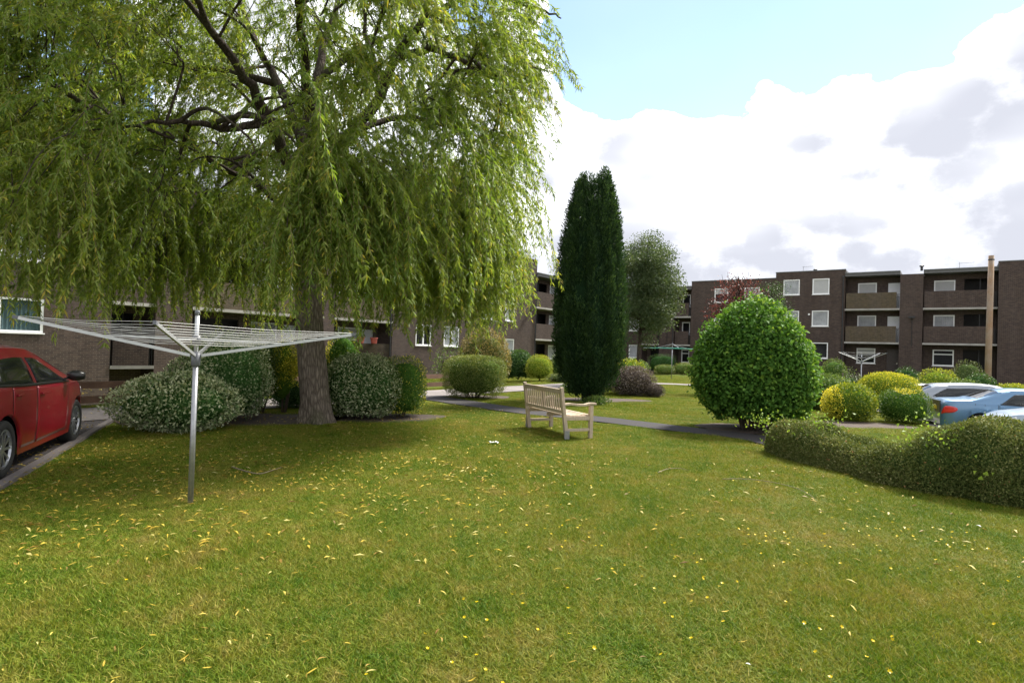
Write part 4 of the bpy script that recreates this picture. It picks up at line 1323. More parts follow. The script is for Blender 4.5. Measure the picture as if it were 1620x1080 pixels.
SALOON = dict(L=4.55, tail_shade=(0.60, 0.97), wr=0.31, axles=(0.98, 3.70), tumble=0.17,
              top=[(0, .60), (.03, .88), (.10, 1.0), (.35, 1.03), (.78, 1.06), (1.05, 1.18), (1.40, 1.335), (1.75, 1.415), (2.2, 1.43), (2.55, 1.41), (2.9, 1.30), (3.35, 1.03), (3.6, .95), (4.1, .86), (4.4, .74), (4.55, .55)],
              wid=[(0, .66), (.08, .76), (.3, .83), (.8, .86), (1.6, .87), (3.0, .865), (3.8, .84), (4.2, .78), (4.42, .68), (4.55, .5)],
              belt=[(0, .92), (.8, .98), (1.6, .945), (3.3, .90), (4.55, .8)],
              windows=[(1.50, 2.15, lambda x: .535, lambda x: .535 + .20 * min(1, (x - 1.48) / .36)), (2.23, 3.12, lambda x: .535, lambda x: .735 if x < 2.5 else .735 - .19 * (x - 2.5) / .62)],
              windscreen=(2.68, 3.28, .80), rear_window=(0.90, 1.46, .82), surround=(1.46, 3.2),
              doors=[(1.42, 2.18), (2.20, 3.12)], seams=[(2.19, .06, .74), (1.40, .22, .5), (3.13, .06, .5), (0.84, .425, .485), (1.08, .425, .485)],
              lamps=[('headlight', 4.08, 4.38, .40, .49, 'clear_lens'), ('tail_light', 0.02, 0.40, lambda x: .365 - .075 * math.sqrt(max(0, 1 - ((x - .10) / .31) ** 2)), lambda x: .365 + .065 * math.sqrt(max(0, 1 - ((x - .10) / .31) ** 2)), 'red_lens')], mirror=3.05, plate_z=0.74)

# red hatchback at the left edge: the right side faces the camera
hf, hr = G(125, 692, -0.02), G(0, 753, -0.02)
RED = dict(HATCH, L=4.2, wr=0.325, axles=(0.74, 3.44), windows=[(0.44, 1.56, lambda x: .535, lambda x: .535 + .20 * min(1, (x - 0.42) / .40)), (1.66, 2.86, lambda x: .535, lambda x: .735 if x < 2.1 else .735 - .185 * (x - 2.1) / .76)],
    top=[(p[0] * 4.2 / 3.85, p[1] * 1.015) for p in HATCH['top']], wid=[(p[0] * 4.2 / 3.85, p[1] * 1.04) for p in HATCH['wid']], belt=[(p[0] * 4.2 / 3.85, p[1] + .02) for p in HATCH['belt']],
    windscreen=(2.16, 3.05, .80), rear_window=(0.15, 0.40, .82), surround=(0.42, 2.95), doors=[(0.86, 1.60), (1.62, 2.88)], seams=[(1.61, .06, .74), (0.85, .2, .5), (2.89, .06, .5)],
    lamps=[('headlight', 3.72, 4.05, .40, .49, 'clear_lens'), ('tail_light', 0.02, 0.20, .34, .50, 'red_lens')], mirror=2.74)
hd = Vector((-0.374, 0.927, 0)).normalized()
hw = math.atan2(hd.y, hd.x)
fw = Vector((-6.62, 9.22, 0))            # foot of the right front wheel
side = Vector((-hd.y, hd.x, 0))          # to the left of the car
ro = fw - hd * RED['axles'][1] + side * 0.86
car('hatchback_car', 'red hatchback parked on the driveway at the left edge', (ro.x, ro.y, 0.012), hw, M['red_paint'], RED)

# cars in the car park, tails towards the court
hh = math.radians(-23); hv = Vector((math.cos(hh), math.sin(hh), 0)); hn = Vector((-hv.y, hv.x, 0))
ZC = -0.53
b0 = Vector((13.35, 18.6, 0))
ob = b0 + hn * 0.80
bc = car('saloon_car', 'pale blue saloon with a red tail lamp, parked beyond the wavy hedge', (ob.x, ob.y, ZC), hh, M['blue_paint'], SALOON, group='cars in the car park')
fl = MB()
sc2 = dict(HATCH)
o2 = ob + hn * 2.6 - hv * 0.30
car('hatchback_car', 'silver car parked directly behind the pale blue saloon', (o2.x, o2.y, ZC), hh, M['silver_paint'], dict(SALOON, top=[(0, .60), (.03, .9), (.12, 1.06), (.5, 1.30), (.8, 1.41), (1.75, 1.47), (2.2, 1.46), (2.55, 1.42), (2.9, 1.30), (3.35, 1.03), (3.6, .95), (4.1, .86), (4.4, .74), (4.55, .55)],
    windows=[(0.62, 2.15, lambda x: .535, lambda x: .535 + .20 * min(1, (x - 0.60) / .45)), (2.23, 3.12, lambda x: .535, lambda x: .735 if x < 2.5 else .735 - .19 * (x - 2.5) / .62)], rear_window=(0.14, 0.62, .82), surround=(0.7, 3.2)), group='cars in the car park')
o3 = ob + hn * 5.0 - hv * 0.7
car('hatchback_car', 'white car farthest back of the parked row, half hidden by golden shrubs', (o3.x, o3.y, ZC - 0.16), hh, M['white_paint'], HATCH, group='cars in the car park')
on = ob - hn * 2.75 + hv * 5.1
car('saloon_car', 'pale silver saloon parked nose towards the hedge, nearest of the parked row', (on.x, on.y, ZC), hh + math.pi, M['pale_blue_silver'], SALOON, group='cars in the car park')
wc = OL + E1 * 6.0 + E2 * 5.4
car('hatchback_car', 'white car below the fence behind the willow trunk', (wc.x, wc.y, -2.3), RZL, M['white_paint'], HATCH)

# ------------------------------------------------------------------ weeping willow
def bez(pts, n=6):
    pts = [Vector(p) for p in pts]; out = []
    for i in range(len(pts) - 1):
        p0, p1, p2, p3 = pts[max(i - 1, 0)], pts[i], pts[i + 1], pts[min(i + 2, len(pts) - 1)]
        for k in range(n):
            t = k / n
            out.append(0.5 * ((2 * p1) + (p2 - p0) * t + (2 * p0 - 5 * p1 + 4 * p2 - p3) * t * t + (3 * p1 - p0 - 3 * p2 + p3) * t ** 3))
    out.append(pts[-1])
    return out


wb = G(500, 668)
willow = thing('willow_tree', 'large weeping willow with hanging strands over the left lawn', 'tree', (wb.x, wb.y, 0))
TD = wb.y


def WP(px, py, dd=0.0):
    """a point of the tree in its own frame, dd metres in front of (-) or behind (+) the trunk"""
    return P(px, py, TD + dd) - Vector((wb.x, wb.y, 0))


tr = [(0, 0, -0.15), (0, 0, 0.0), WP(499, 630), WP(493, 560), WP(489, 480), WP(487, 410), WP(490, 330), WP(492, 250), WP(488, 170)]
trf = bez(tr, 5)
zs_ = [p.z for p in trf]
rads = [float(np.interp(z, [-0.15, 0.0, 0.15, 0.5, 1.3, 3.0, 4.4, 5.6, 6.6], [0.40, 0.37, 0.325, 0.295, 0.275, 0.25, 0.24, 0.18, 0.13])) for z in zs_]
mb = MB(); mb.tube(trf, rads, 40)
V = np.array(mb.v)
axis_c = np.repeat(np.array([tuple(p) for p in trf]), 40, 0)
rv = V - axis_c
k_ = 1 + 0.045 * sines(V * np.array([1, 1, 0.3]), 3, 14) + 0.03 * sines(V * np.array([1, 1, .25]), 4, 34)
ang = np.arctan2(rv[:, 1], rv[:, 0])
k_ += 0.16 * np.clip(1 - V[:, 2] / 0.5, 0, 1) * np.sin(ang * 5 + 1)
mb.v = [tuple(p) for p in axis_c + rv * k_[:, None]]
mb.build('trunk', M['bark'], willow, True)

limbs = [
    ([WP(491, 300), WP(520, 250, -.2), WP(560, 205, -.4), WP(600, 150, -.6), WP(630, 80, -.8), WP(668, 25, -1.0), WP(690, -60, -1.1)], 0.16),
    ([WP(625, 90, -.8), WP(680, 75, -1.2), WP(740, 100, -1.6), WP(800, 120, -1.8)], 0.085),
    ([WP(600, 150, -.6), WP(590, 100, -.3), WP(575, 40, 0), WP(570, -50, 0.2)], 0.08),
    ([WP(560, 205, -.4), WP(630, 185, .4), WP(720, 200, 1.2), WP(790, 230, 1.6)], 0.075),
    ([WP(490, 320), WP(455, 255, -.5), WP(425, 190, -1.2), WP(385, 120, -2.0), WP(330, 40, -2.8), WP(290, -40, -3.4)], 0.15),
    ([WP(425, 190, -1.2), WP(360, 200, -2.0), WP(280, 190, -2.8), WP(190, 200, -3.4)], 0.08),
    ([WP(490, 260), WP(440, 130, .8), WP(390, 40, 1.6), WP(350, -80, 2.2)], 0.12),
    ([WP(440, 130, .8), WP(340, 110, 1.6), WP(230, 110, 2.2), WP(110, 130, 2.6)], 0.085),
    ([WP(490, 250), WP(500, 120, 1.0), WP(530, 0, 2.0), WP(560, -120, 2.8)], 0.13),
    ([WP(500, 120, 1.0), WP(600, 60, 2.2), WP(700, 30, 3.0), WP(790, 40, 3.6)], 0.085),
    ([WP(488, 180), WP(480, 80, -1.2), WP(470, 0, -2.4), WP(470, -60, -3.4)], 0.11),
    ([WP(470, 0, -2.4), WP(540, -30, -3.2), WP(620, -20, -4.0)], 0.065),
    ([WP(480, 350), WP(430, 310, 0.6), WP(360, 270, 1.6), WP(280, 250, 2.6), WP(200, 240, 3.4)], 0.09),
    ([WP(495, 340), WP(560, 300, .6), WP(650, 280, 1.4), WP(730, 290, 2.2)], 0.08),
    ([WP(668, 25, -1.0), WP(760, -10, -.6), WP(850, 10, -.2), WP(890, 25, 0)], 0.06),
    ([WP(740, 100, -1.6), WP(800, 90, -1.2), WP(870, 110, -.8)], 0.04),
]
lb = MB(); limb_pts = []
for (pts, r) in limbs:
    f = bez(pts, 5)
    f = [p + Vector((random.uniform(-1, 1), random.uniform(-1, 1), random.uniform(-1, 1))) * 0.035 * (0 if i == 0 else 1) for i, p in enumerate(f)]
    lb.tube(f, [r * (1 - 0.78 * i / (len(f) - 1)) for i in range(len(f))], 10)
    limb_pts += [tuple(p) for p in f[3:]]
limb_pts = np.array(limb_pts)

# hanging strands: branchlets leave the limbs, strands fall from the branchlets
rw = np.random.default_rng(5)
CW = np.array([wb.x, wb.y, 0.0])


def crown_R(az, z):
    """radius of the crown at a height, a little smaller low on the right side"""
    r = np.interp(z, [1.5, 2.5, 4, 6, 8, 9.5, 10.8], [4.3, 4.9, 5.2, 5.6, 5.5, 4.4, 1.5])
    right = np.clip(np.cos(az), 0, 1)
    low = np.clip((5.6 - z) / 2.0, 0, 1)
    return r * (1 + 0.30 * np.clip(-np.cos(az), 0, 1)) - right * (1.05 + 0.75 * low) + 0.25 * np.sin(az * 3 + 1) + 0.2 * np.sin(az * 7)


starts = []; branch_mb = lb
NB = 880
tries = 0
while len(starts) < NB and tries < 20000:
    tries += 1
    az = rw.uniform(0, 2 * math.pi); z = rw.uniform(3.0, 10.3)
    R_ = float(crown_R(az, z)); q = math.sqrt(rw.uniform(0.03, 1.0))
    if rw.random() > 0.45: q = max(q, rw.uniform(0.75, 1.0))
    p = np.array([math.cos(az) * R_ * q, math.sin(az) * R_ * q, z])
    if q < 0.45 and z < 4.5: continue
    # the camera stands clear of the crown
    if p[1] < -5.2: continue
    if wb.x + p[0] > (0.005 if z < 6.0 else (0.035 if z < 7.2 else 0.055)) * (wb.y + p[1]) - 0.45: continue
    if abs(p[0] + 0.3) < 1.05 and p[1] < 0.5 and z < 6.4: continue
    starts.append(p)
tries = 0
while len(starts) < NB + 340 and tries < 20000:
    tries += 1
    az = rw.uniform(2.0, 4.9); z = rw.uniform(5.0, 9.8)
    R_ = float(crown_R(az, z)); q = math.sqrt(rw.uniform(0.15, 1.0))
    p = np.array([math.cos(az) * R_ * q, math.sin(az) * R_ * q, z])
    if p[1] < -5.0 or abs(p[0] + 0.3) < 1.0: continue
    starts.append(p)
tries = 0
while len(starts) < NB + 600 and tries < 20000:
    tries += 1
    az = rw.uniform(0, 2 * math.pi); z = rw.uniform(2.7, 5.0)
    q = math.sqrt(rw.uniform(0.22, 1.0)); R_ = float(crown_R(az, z))
    p = np.array([math.cos(az) * R_ * q, math.sin(az) * R_ * q, z])
    if wb.x + p[0] > 0.0 * (wb.y + p[1]) - 0.55: continue
    if p[1] < -5.2 or (-1.6 < p[0] < 0.75 and p[1] < 0.6): continue
    starts.append(p)
starts = np.array(starts)
sec = []
for i in range(110):
    az = rw.uniform(0, 2 * math.pi); z = rw.uniform(4.2, 9.6); q = rw.uniform(0.4, 0.85); R_ = float(crown_R(az, z))
    p = np.array([math.cos(az) * R_ * q, math.sin(az) * R_ * q, z])
    if p[1] < -4.6: continue
    d = np.linalg.norm(limb_pts - p - np.array([0, 0, -0.8]), axis=1); j = int(np.argmin(d)); a_ = limb_pts[j]
    m1 = a_ * .6 + p * .4 + np.array([0, 0, 0.18 * d[j]]) + rw.normal(size=3) * .12; m2 = a_ * .25 + p * .75 + np.array([0, 0, 0.14 * d[j]]) + rw.normal(size=3) * .12
    f = bez([a_, m1, m2, p], 4); r1 = 0.016 + 0.011 * min(d[j], 3)
    lb.tube(f, [r1 * (1 - .75 * k / (len(f) - 1)) for k in range(len(f))], 6, caps=False)
    sec += [tuple(x) for x in f[3:]]
limb_pts = np.vstack([limb_pts, np.array(sec)])
branches = []
for p in starts:
    d = np.linalg.norm(limb_pts - p - np.array([0, 0, -0.4]), axis=1); j = int(np.argmin(d + rw.uniform(0, 0.35, len(d))))
    a = limb_pts[j]; mid = (a + p) / 2 + np.array([0, 0, 0.16 * d[j]]) + rw.normal(size=3) * 0.10 * d[j] ** .5
    f = bez([a, mid, p], 3)
    branches.append(np.array([tuple(x) for x in f]))
    r0_ = 0.006 + 0.004 * min(d[j], 3)
    lb.tube(f, [r0_ * (1 - 0.7 * i / (len(f) - 1)) for i in range(len(f))], 5, caps=False)
lb.build('limbs', M['bark_dark'], willow, True)

lp, la, ln_, lw_, lr, lnn = [], [], [], [], [], []
sv, sq = [], []
nst = 0
for bi, p in enumerate(starts):
    az = math.atan2(p[1], p[0]); out = np.array([math.cos(az), math.sin(az), 0.0])
    tone = rw.normal() * 0.15
    ns = int(rw.integers(4, 12)); br_ = branches[bi]; blen_ = np.linalg.norm(br_[-1] - br_[0])
    clump = rw.normal(size=2) * 0.14
    Lmean = rw.uniform(0.5, 1.5) + (1.5 if p[2] < 5.0 else 0.0) * rw.random()
    for s in range(ns):
        tq = max(0.0, 1 - rw.random() ** 1.3 * min(1.0, 2.2 / max(blen_, .3))) * (len(br_) - 1); kq = min(int(tq), len(br_) - 2)
        q = br_[kq] + (br_[kq + 1] - br_[kq]) * (tq - kq) + rw.normal(size=3) * np.array([0.12, 0.12, 0.10])
        Ls = Lmean * rw.uniform(0.6, 1.25)
        zmin = 1.52 + 0.62 * rw.random() + 0.30 * math.sin(az * 5 + 0.7) + 0.25 * math.sin(az * 11)
        if math.cos(az) > 0.25: zmin += 0.05
        if math.cos(az) < -0.2 and math.sin(az) < 0.3: zmin += 0.02
        Ls = min(Ls, max(0.35, (q[2] - zmin) * 1.08))
        nseg = max(5, int(Ls / 0.16))
        h_ = norm((out * 0.7 + rw.normal(size=3) * 0.5)[None])[0]; h_[2] = rw.uniform(-0.2, 0.30)
        pts = [q]; dirv = h_.copy()
        for k in range(nseg):
            t = (k + 1) / nseg
            g = np.array([clump[0], clump[1], -1.0])
            dirv = dirv * 0.80 + g * 0.20 + rw.normal(size=3) * 0.085
            dirv /= np.linalg.norm(dirv)
            pts.append(pts[-1] + dirv * Ls / nseg)
        pts = np.array(pts)
        # thin stem as a three sided tube of quads
        n0 = len(sv)
        for k, pt in enumerate(pts):
            rr_ = 0.0042 * (1 - 0.6 * k / nseg)
            sv += [pt + np.array([rr_, 0, 0]), pt + np.array([-rr_ * .5, rr_ * .87, 0]), pt + np.array([-rr_ * .5, -rr_ * .87, 0])]
            if k < nseg:
                b = n0 + k * 3
                sq += [(b, b + 1, b + 4, b + 3), (b + 1, b + 2, b + 5, b + 4), (b + 2, b, b + 3, b + 5)]
        m_ = int(Ls / 0.0165)
        tt = np.sort(rw.random(m_)) * nseg
        i0 = np.minimum(tt.astype(int), nseg - 1); fr = (tt - i0)[:, None]
        pos = pts[i0] * (1 - fr) + pts[i0 + 1] * fr
        dr_ = norm(pts[i0 + 1] - pts[i0])
        a_ = rw.uniform(0, 6.28, m_)
        rad = np.stack([np.cos(a_), np.sin(a_), np.zeros(m_)], 1)
        lp.append(pos); la.append(dr_ * 0.55 + rad * rw.uniform(0.3, 1.0, m_)[:, None] + np.array([0, 0, -0.30]) + rw.normal(size=(m_, 3)) * 0.18)
        lnn.append(rad + rw.normal(size=(m_, 3)) * 0.5 + np.array([0, 0, 0.4]))
        ln_.append(rw.uniform(0.075, 0.135, m_)); lw_.append(rw.uniform(0.015, 0.025, m_))
        lr.append(np.clip(rw.random(m_) ** 1.1 * 0.66 + 0.17 + np.clip(tone, -.3, .16) + 0.10 * (tt / nseg) + np.where(rw.random(m_) < 0.005, 0.6, 0), 0, 1))
        nst += 1
lp, la, lnn = np.vstack(lp), np.vstack(la), np.vstack(lnn)
v, q, rr = leaves(lp, la, norm(lnn), np.concatenate(ln_), np.concatenate(lw_), np.concatenate(lr), fold=0.10)
print('willow leaves', len(lp), 'strands', nst)
o = bpy.data.objects.new('crown', np_mesh('crown', v, q, [L['willow']], None, rr)); COL.objects.link(o); o.parent = willow
o = bpy.data.objects.new('hanging_twigs', np_mesh('hanging_twigs', np.array(sv), np.array(sq), [plain('willow_twig', (0.17, 0.14, 0.05), 0.7, 0.2, 3)])); COL.objects.link(o); o.parent = willow


# ------------------------------------------------------------------ tall yew
yew = thing('yew_tree', 'tall dark green columnar yew with two pointed tops', 'tree', (yw.x, yw.y, 0))
ry_ = np.random.default_rng(21)
YS = yw.y / F


def yew_prof(z):
    return np.interp(z, [0.25, 0.7, 1.3, 2.2, 3.2, 4.2, 5.2, 6.0, 6.7, 7.1, 7.5], [0.44, 0.84, 1.06, 1.10, 1.08, 1.00, 0.88, 0.73, 0.54, 0.34, 0.05])


YP, YA, YR = [], [], []
NYS = 2400
for i in range(NYS):                       # upright sprays make vertical ridges
    z = ry_.uniform(0.22, 7.2); az = ry_.uniform(0, 6.28)
    az += 0.10 * math.sin(az * 9)
    lobe = 1 + 0.045 * math.sin(az * 8 + 0.9 + 0.5 * math.sin(z * 1.7)) + 0.05 * math.sin(az * 13 + z) + ry_.normal() * 0.03
    R_ = yew_prof(z) * lobe
    # two leaders near the top
    cx = 0.0
    if z > 6.7:
        s_ = (z - 6.7) / 0.7
        side_ = 1 if math.cos(az) > -0.1 else -1
        cx = side_ * (0.20 * s_); R_ = R_ * (1 - 0.22 * s_)
        if side_ < 0 and z > 7.05: continue
    Ls = ry_.uniform(0.35, 0.75)
    base = np.array([cx + math.cos(az) * R_ * ry_.uniform(0.80, 1.0), math.sin(az) * R_ * ry_.uniform(0.80, 1.0), z - Ls * 0.3])
    m_ = 36
    tt = ry_.random(m_)
    outv = np.array([math.cos(az), math.sin(az), 0])
    lean = outv * 0.16 + np.array([0, 0, 1.0])
    spread = (1 - tt) * 0.085 + 0.02
    a_ = ry_.uniform(0, 6.28, m_)
    radv = np.stack([np.cos(a_), np.sin(a_), 0.2 * np.sin(a_ * 2)], 1)
    YP.append(base + lean * (tt * Ls)[:, None] + radv * spread[:, None])
    YA.append(radv * 0.6 + outv * 0.25 + np.array([0, 0, 0.85]))
    YR.append(np.clip(ry_.random(m_) * 0.6 + 0.35 * tt + 0.13 * ry_.normal(), 0, 1))  # tone rises towards the tips, sunlight put into the needle colour
YP, YA, YR = np.vstack(YP), np.vstack(YA), np.concatenate(YR)
v, q, rr = leaves(YP, YA, ry_.normal(size=YP.shape), ry_.uniform(0.07, 0.13, len(YP)), ry_.uniform(0.022, 0.038, len(YP)), YR, fold=0.08)
core = MB()
zz = np.linspace(0.35, 6.6, 26)
core.lathe([(max(0.02, float(yew_prof(z)) * (0.82 if z < 5.4 else 0.82 - 0.62 * (z - 5.4) / 1.6)), float(z)) for z in zz], 28)
cv = np.array(core.v); cv[:, :2] *= (1 + 0.04 * np.sin(np.arctan2(cv[:, 1], cv[:, 0]) * 8 + 0.9))[:, None]
V = np.vstack([v, cv]); Q = np.vstack([q, np.array(core.f) + len(v)])
me = np_mesh('crown', V, Q, [L['yew'], CORE['yew_needles']], np.r_[np.zeros(len(q)), np.ones(len(core.f))], np.r_[rr, np.zeros(len(cv))])
o = bpy.data.objects.new('crown', me); COL.objects.link(o); o.parent = yew
m = MB()
for k in range(5):
    a = k * 1.26; m.tube([(0.12 * math.cos(a), 0.12 * math.sin(a), -0.1), (0.16 * math.cos(a), 0.16 * math.sin(a), 0.6), (0.1 * math.cos(a), 0.1 * math.sin(a), 2.5)], [0.10, 0.085, 0.05], 9)
m.build('trunk', M['bark_dark'], yew, True)


# ------------------------------------------------------------------ broadleaf trees
def small_tree(name, label, loc, h, crown, mat, nclump=60, per=110, leaf=(0.07, 0.045), seed=0, trunk=0.11, spread=0.34, upright=0.0):
    """crown: (cx, cz, rx, ry, rz) relative to the base"""
    r = np.random.default_rng(seed)
    root = thing(name, label, 'tree', loc)
    cx, cz, rx, ry2, rzz = crown
    m = MB()
    tops = bez([(0, 0, -0.1), (0.05, 0, h * 0.25), (cx * 0.6, 0.03, cz), (cx, 0, cz + rzz * 0.75)], 5)
    m.tube(tops, [trunk * (1 - 0.85 * i / (len(tops) - 1)) for i in range(len(tops))], 10); m.build('trunk', M['bark_dark'], root, True)
    lm = MB(); Pp, Aa, Rr = [], [], []
    for i in range(nclump):
        d = norm(r.normal(size=(1, 3)))[0] * (r.random() ** 0.45)
        c = np.array([cx + d[0] * rx, d[1] * ry2, cz + d[2] * rzz])
        j = int(np.clip(np.searchsorted([p.z for p in tops], c[2] - 0.6 * rzz * 0.5), 4, len(tops) - 2))
        a = tops[j]
        f = bez([a, (Vector(a) + Vector(c)) / 2 + Vector((0, 0, 0.1 + upright)), c, Vector(c) + Vector((d[0] * 0.25, d[1] * 0.25, 0.12 + upright))], 2)
        lm.tube(f, [0.022 * (1 - 0.75 * k / (len(f) - 1)) for k in range(len(f))], 5, caps=False)
        pts = c + np.clip(r.normal(size=(per, 3)), -1.7, 1.7) * np.array([spread, spread, spread * 0.8])
        Pp.append(pts); Aa.append(r.normal(size=(per, 3)) * 0.7 + np.array([d[0] * .5, d[1] * .5, -0.2 + upright]))
        Rr.append(np.clip(r.random(per) * 0.8 + r.normal() * 0.15 + 0.1, 0, 1))
    Pp, Aa, Rr = np.vstack(Pp), np.vstack(Aa), np.concatenate(Rr)
    v, q, rr = leaves(Pp, Aa, norm(r.normal(size=Pp.shape) + np.array([0, 0, .6])), leaf[0] * r.uniform(.7, 1.2, len(Pp)), leaf[1] * r.uniform(.7, 1.2, len(Pp)), Rr)
    lm.build('limbs', M['bark_dark'], root, True)
    o = bpy.data.objects.new('crown', np_mesh('crown', v, q, [mat], None, rr)); COL.objects.link(o); o.parent = root
    return root


bt = P(1008, 590, 30.0)
small_tree('birch_tree', 'airy grey green tree standing behind the tall yew', (bt.x, bt.y, 0), 8.2, (0.35, 5.0, 1.6, 1.7, 2.9), L['birch'], 190, 230, (0.095, 0.055), 31, spread=0.27)
pt = P(1163, 590, 26.0)
small_tree('plum_tree', 'small purple leaved tree rising behind the round green bush', (pt.x, pt.y, 0), 5.6, (0.1, 3.75, 1.25, 0.9, 1.15), L['purple'], 75, 50, (0.085, 0.05), 32, trunk=0.07, spread=0.27, upright=0.35)
ct = P(1218, 590, 33.0)
small_tree('conifer_tree', 'dark green feathery conifer top between the purple tree and the right block', (ct.x, ct.y, 0), 5.6, (0, 3.6, 0.95, 0.9, 2.3), L['dark'], 70, 110, (0.09, 0.03), 33, trunk=0.10, spread=0.28)


# ------------------------------------------------------------------ shrubs
def at_front(px, py, ry, z=0.0):
    """centre of a shrub whose front foot shows at (px, py)"""
    g = G(px, py, z); d = Vector((g.x, g.y, 0)).normalized()
    return Vector((g.x + d.x * ry, g.y + d.y * ry, z))


def spix(d): return d / F


# left group
c = at_front(275, 690, 0.85)
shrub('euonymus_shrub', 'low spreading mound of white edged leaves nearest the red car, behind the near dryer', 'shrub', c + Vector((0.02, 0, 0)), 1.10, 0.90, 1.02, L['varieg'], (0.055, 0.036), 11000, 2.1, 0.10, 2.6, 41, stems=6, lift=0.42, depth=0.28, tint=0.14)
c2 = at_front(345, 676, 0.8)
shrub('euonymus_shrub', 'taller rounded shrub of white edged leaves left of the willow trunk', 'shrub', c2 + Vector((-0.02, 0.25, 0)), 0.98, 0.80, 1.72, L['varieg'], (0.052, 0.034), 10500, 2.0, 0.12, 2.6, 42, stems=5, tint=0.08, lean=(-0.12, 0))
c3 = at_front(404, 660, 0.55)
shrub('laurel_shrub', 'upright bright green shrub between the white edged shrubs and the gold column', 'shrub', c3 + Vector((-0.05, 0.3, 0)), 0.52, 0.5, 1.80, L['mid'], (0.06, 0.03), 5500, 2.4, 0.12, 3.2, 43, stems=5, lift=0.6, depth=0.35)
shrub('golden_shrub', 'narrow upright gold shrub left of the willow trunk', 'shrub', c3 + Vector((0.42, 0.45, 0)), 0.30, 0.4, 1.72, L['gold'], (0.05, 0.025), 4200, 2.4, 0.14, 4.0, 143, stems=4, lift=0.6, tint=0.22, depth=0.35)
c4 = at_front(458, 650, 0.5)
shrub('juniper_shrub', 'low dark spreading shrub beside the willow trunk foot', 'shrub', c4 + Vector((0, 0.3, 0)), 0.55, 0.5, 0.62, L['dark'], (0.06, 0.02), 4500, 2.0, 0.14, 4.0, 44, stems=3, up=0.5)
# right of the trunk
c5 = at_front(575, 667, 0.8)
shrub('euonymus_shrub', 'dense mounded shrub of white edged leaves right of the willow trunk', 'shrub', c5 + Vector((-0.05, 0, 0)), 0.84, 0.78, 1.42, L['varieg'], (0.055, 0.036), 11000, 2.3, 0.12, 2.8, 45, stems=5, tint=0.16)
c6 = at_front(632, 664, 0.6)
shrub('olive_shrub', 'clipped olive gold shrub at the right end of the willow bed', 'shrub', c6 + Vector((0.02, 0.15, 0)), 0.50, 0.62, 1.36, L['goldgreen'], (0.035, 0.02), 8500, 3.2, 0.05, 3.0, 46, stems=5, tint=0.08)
c7 = at_front(535, 640, 0.5)
shrub('golden_shrub', 'taller green shrub with gold tips directly behind the willow trunk', 'shrub', c7 + Vector((-0.12, 0.6, 0)), 0.50, 0.5, 2.05, L['goldgreen'], (0.05, 0.028), 6500, 2.3, 0.10, 3.0, 47, stems=4, extra=lambda p, r: np.where(p[:, 0] < -0.2, 0.28, 0.0))
# clipped mound by the path
c8 = at_front(750, 632, 0.75)
s8 = spix(c8.y - 0.3)
shrub('clipped_shrub', 'clipped barrel shaped green shrub at the edge of the dark path', 'shrub', c8, 50 * s8, 0.80, 66 * s8, L['olive'], (0.045, 0.022), 20000, 3.4, 0.035, 2.5, 48, stems=14, lift=0.62, up=0.7, stemlen=0.35)
c9 = P(765, 590, 27.0); c9.z = 0
shrub('bronze_shrub', 'large bronze green shrub standing behind the clipped barrel shrub', 'shrub', c9, 1.15, 1.0, 2.45, L['pieris'], (0.085, 0.04), 7500, 2.2, 0.10, 2.4, 49, stems=5)
c9b = P(712, 590, 26.0); c9b.z = 0
shrub('leafy_shrub', 'sparse green shrub with bare stems in front of the brick wall', 'shrub', c9b, 0.75, 0.7, 1.75, L['mid'], (0.08, 0.04), 1400, 2.0, 0.25, 2.4, 50, stems=9, core=M['twig'], depth=0.6, stemlen=0.8)
c10 = P(818, 590, 33.0); c10.z = 0
shrub('laurel_shrub', 'dark glossy green shrub left of the lime cone shrub', 'shrub', c10, 0.95, 0.8, 1.55, L['dark'], (0.11, 0.05), 4500, 2.2, 0.10, 2.4, 51, stems=4)
c11 = P(853, 589, 32.0); c11.z = 0
shrub('lime_shrub', 'rounded lime green shrub between the laurel and the yew', 'shrub', c11, 0.70, 0.7, 1.38, L['lime'], (0.06, 0.02), 6000, 2.2, 0.07, 2.6, 52, stems=3, up=0.7)
c12 = P(887, 594, 31.0); c12.z = 0
shrub('low_shrub', 'low green shrub at the lawn edge left of the yew', 'shrub', c12, 0.75, 0.5, 0.42, L['privet'], (0.05, 0.03), 2600, 2.4, 0.06, 3.0, 53, stems=3)
c12b = P(882, 590, 34.0); c12b.z = 0
shrub('flowering_shrub', 'thin upright shrub with pale flowers beside the yew', 'shrub', c12b, 0.5, 0.45, 1.5, L['mid'], (0.07, 0.04), 1800, 2.0, 0.2, 3.0, 54, stems=4, depth=0.5)
# right of the yew
c13 = at_front(1000, 628, 0.85)
shrub('brown_shrub', 'purple brown shrub at the right foot of the yew', 'shrub', c13 + Vector((-0.05, 0, 0)), 0.95, 0.85, 1.12, L['brownp'], (0.05, 0.03), 7000, 2.2, 0.09, 3.0, 55, stems=5)
shrub('lime_shrub', 'yellow green topped shrub behind the purple brown shrub', 'shrub', c13 + Vector((0.15, 1.2, 0)), 0.72, 0.6, 1.42, L['gold'], (0.07, 0.035), 4000, 2.2, 0.12, 3.0, 56, stems=4, tint=-0.12)
c14 = at_front(1033, 629, 0.4)
shrub('heather_mound', 'low russet brown mound at the right end of the yew bed', 'shrub', c14, 0.42, 0.4, 0.48, plain('russet_foliage_core', (0.07, 0.045, 0.035), 0.9) and L['brownp'], (0.035, 0.015), 3600, 2.2, 0.05, 4.0, 57, stems=2, tint=-0.2)
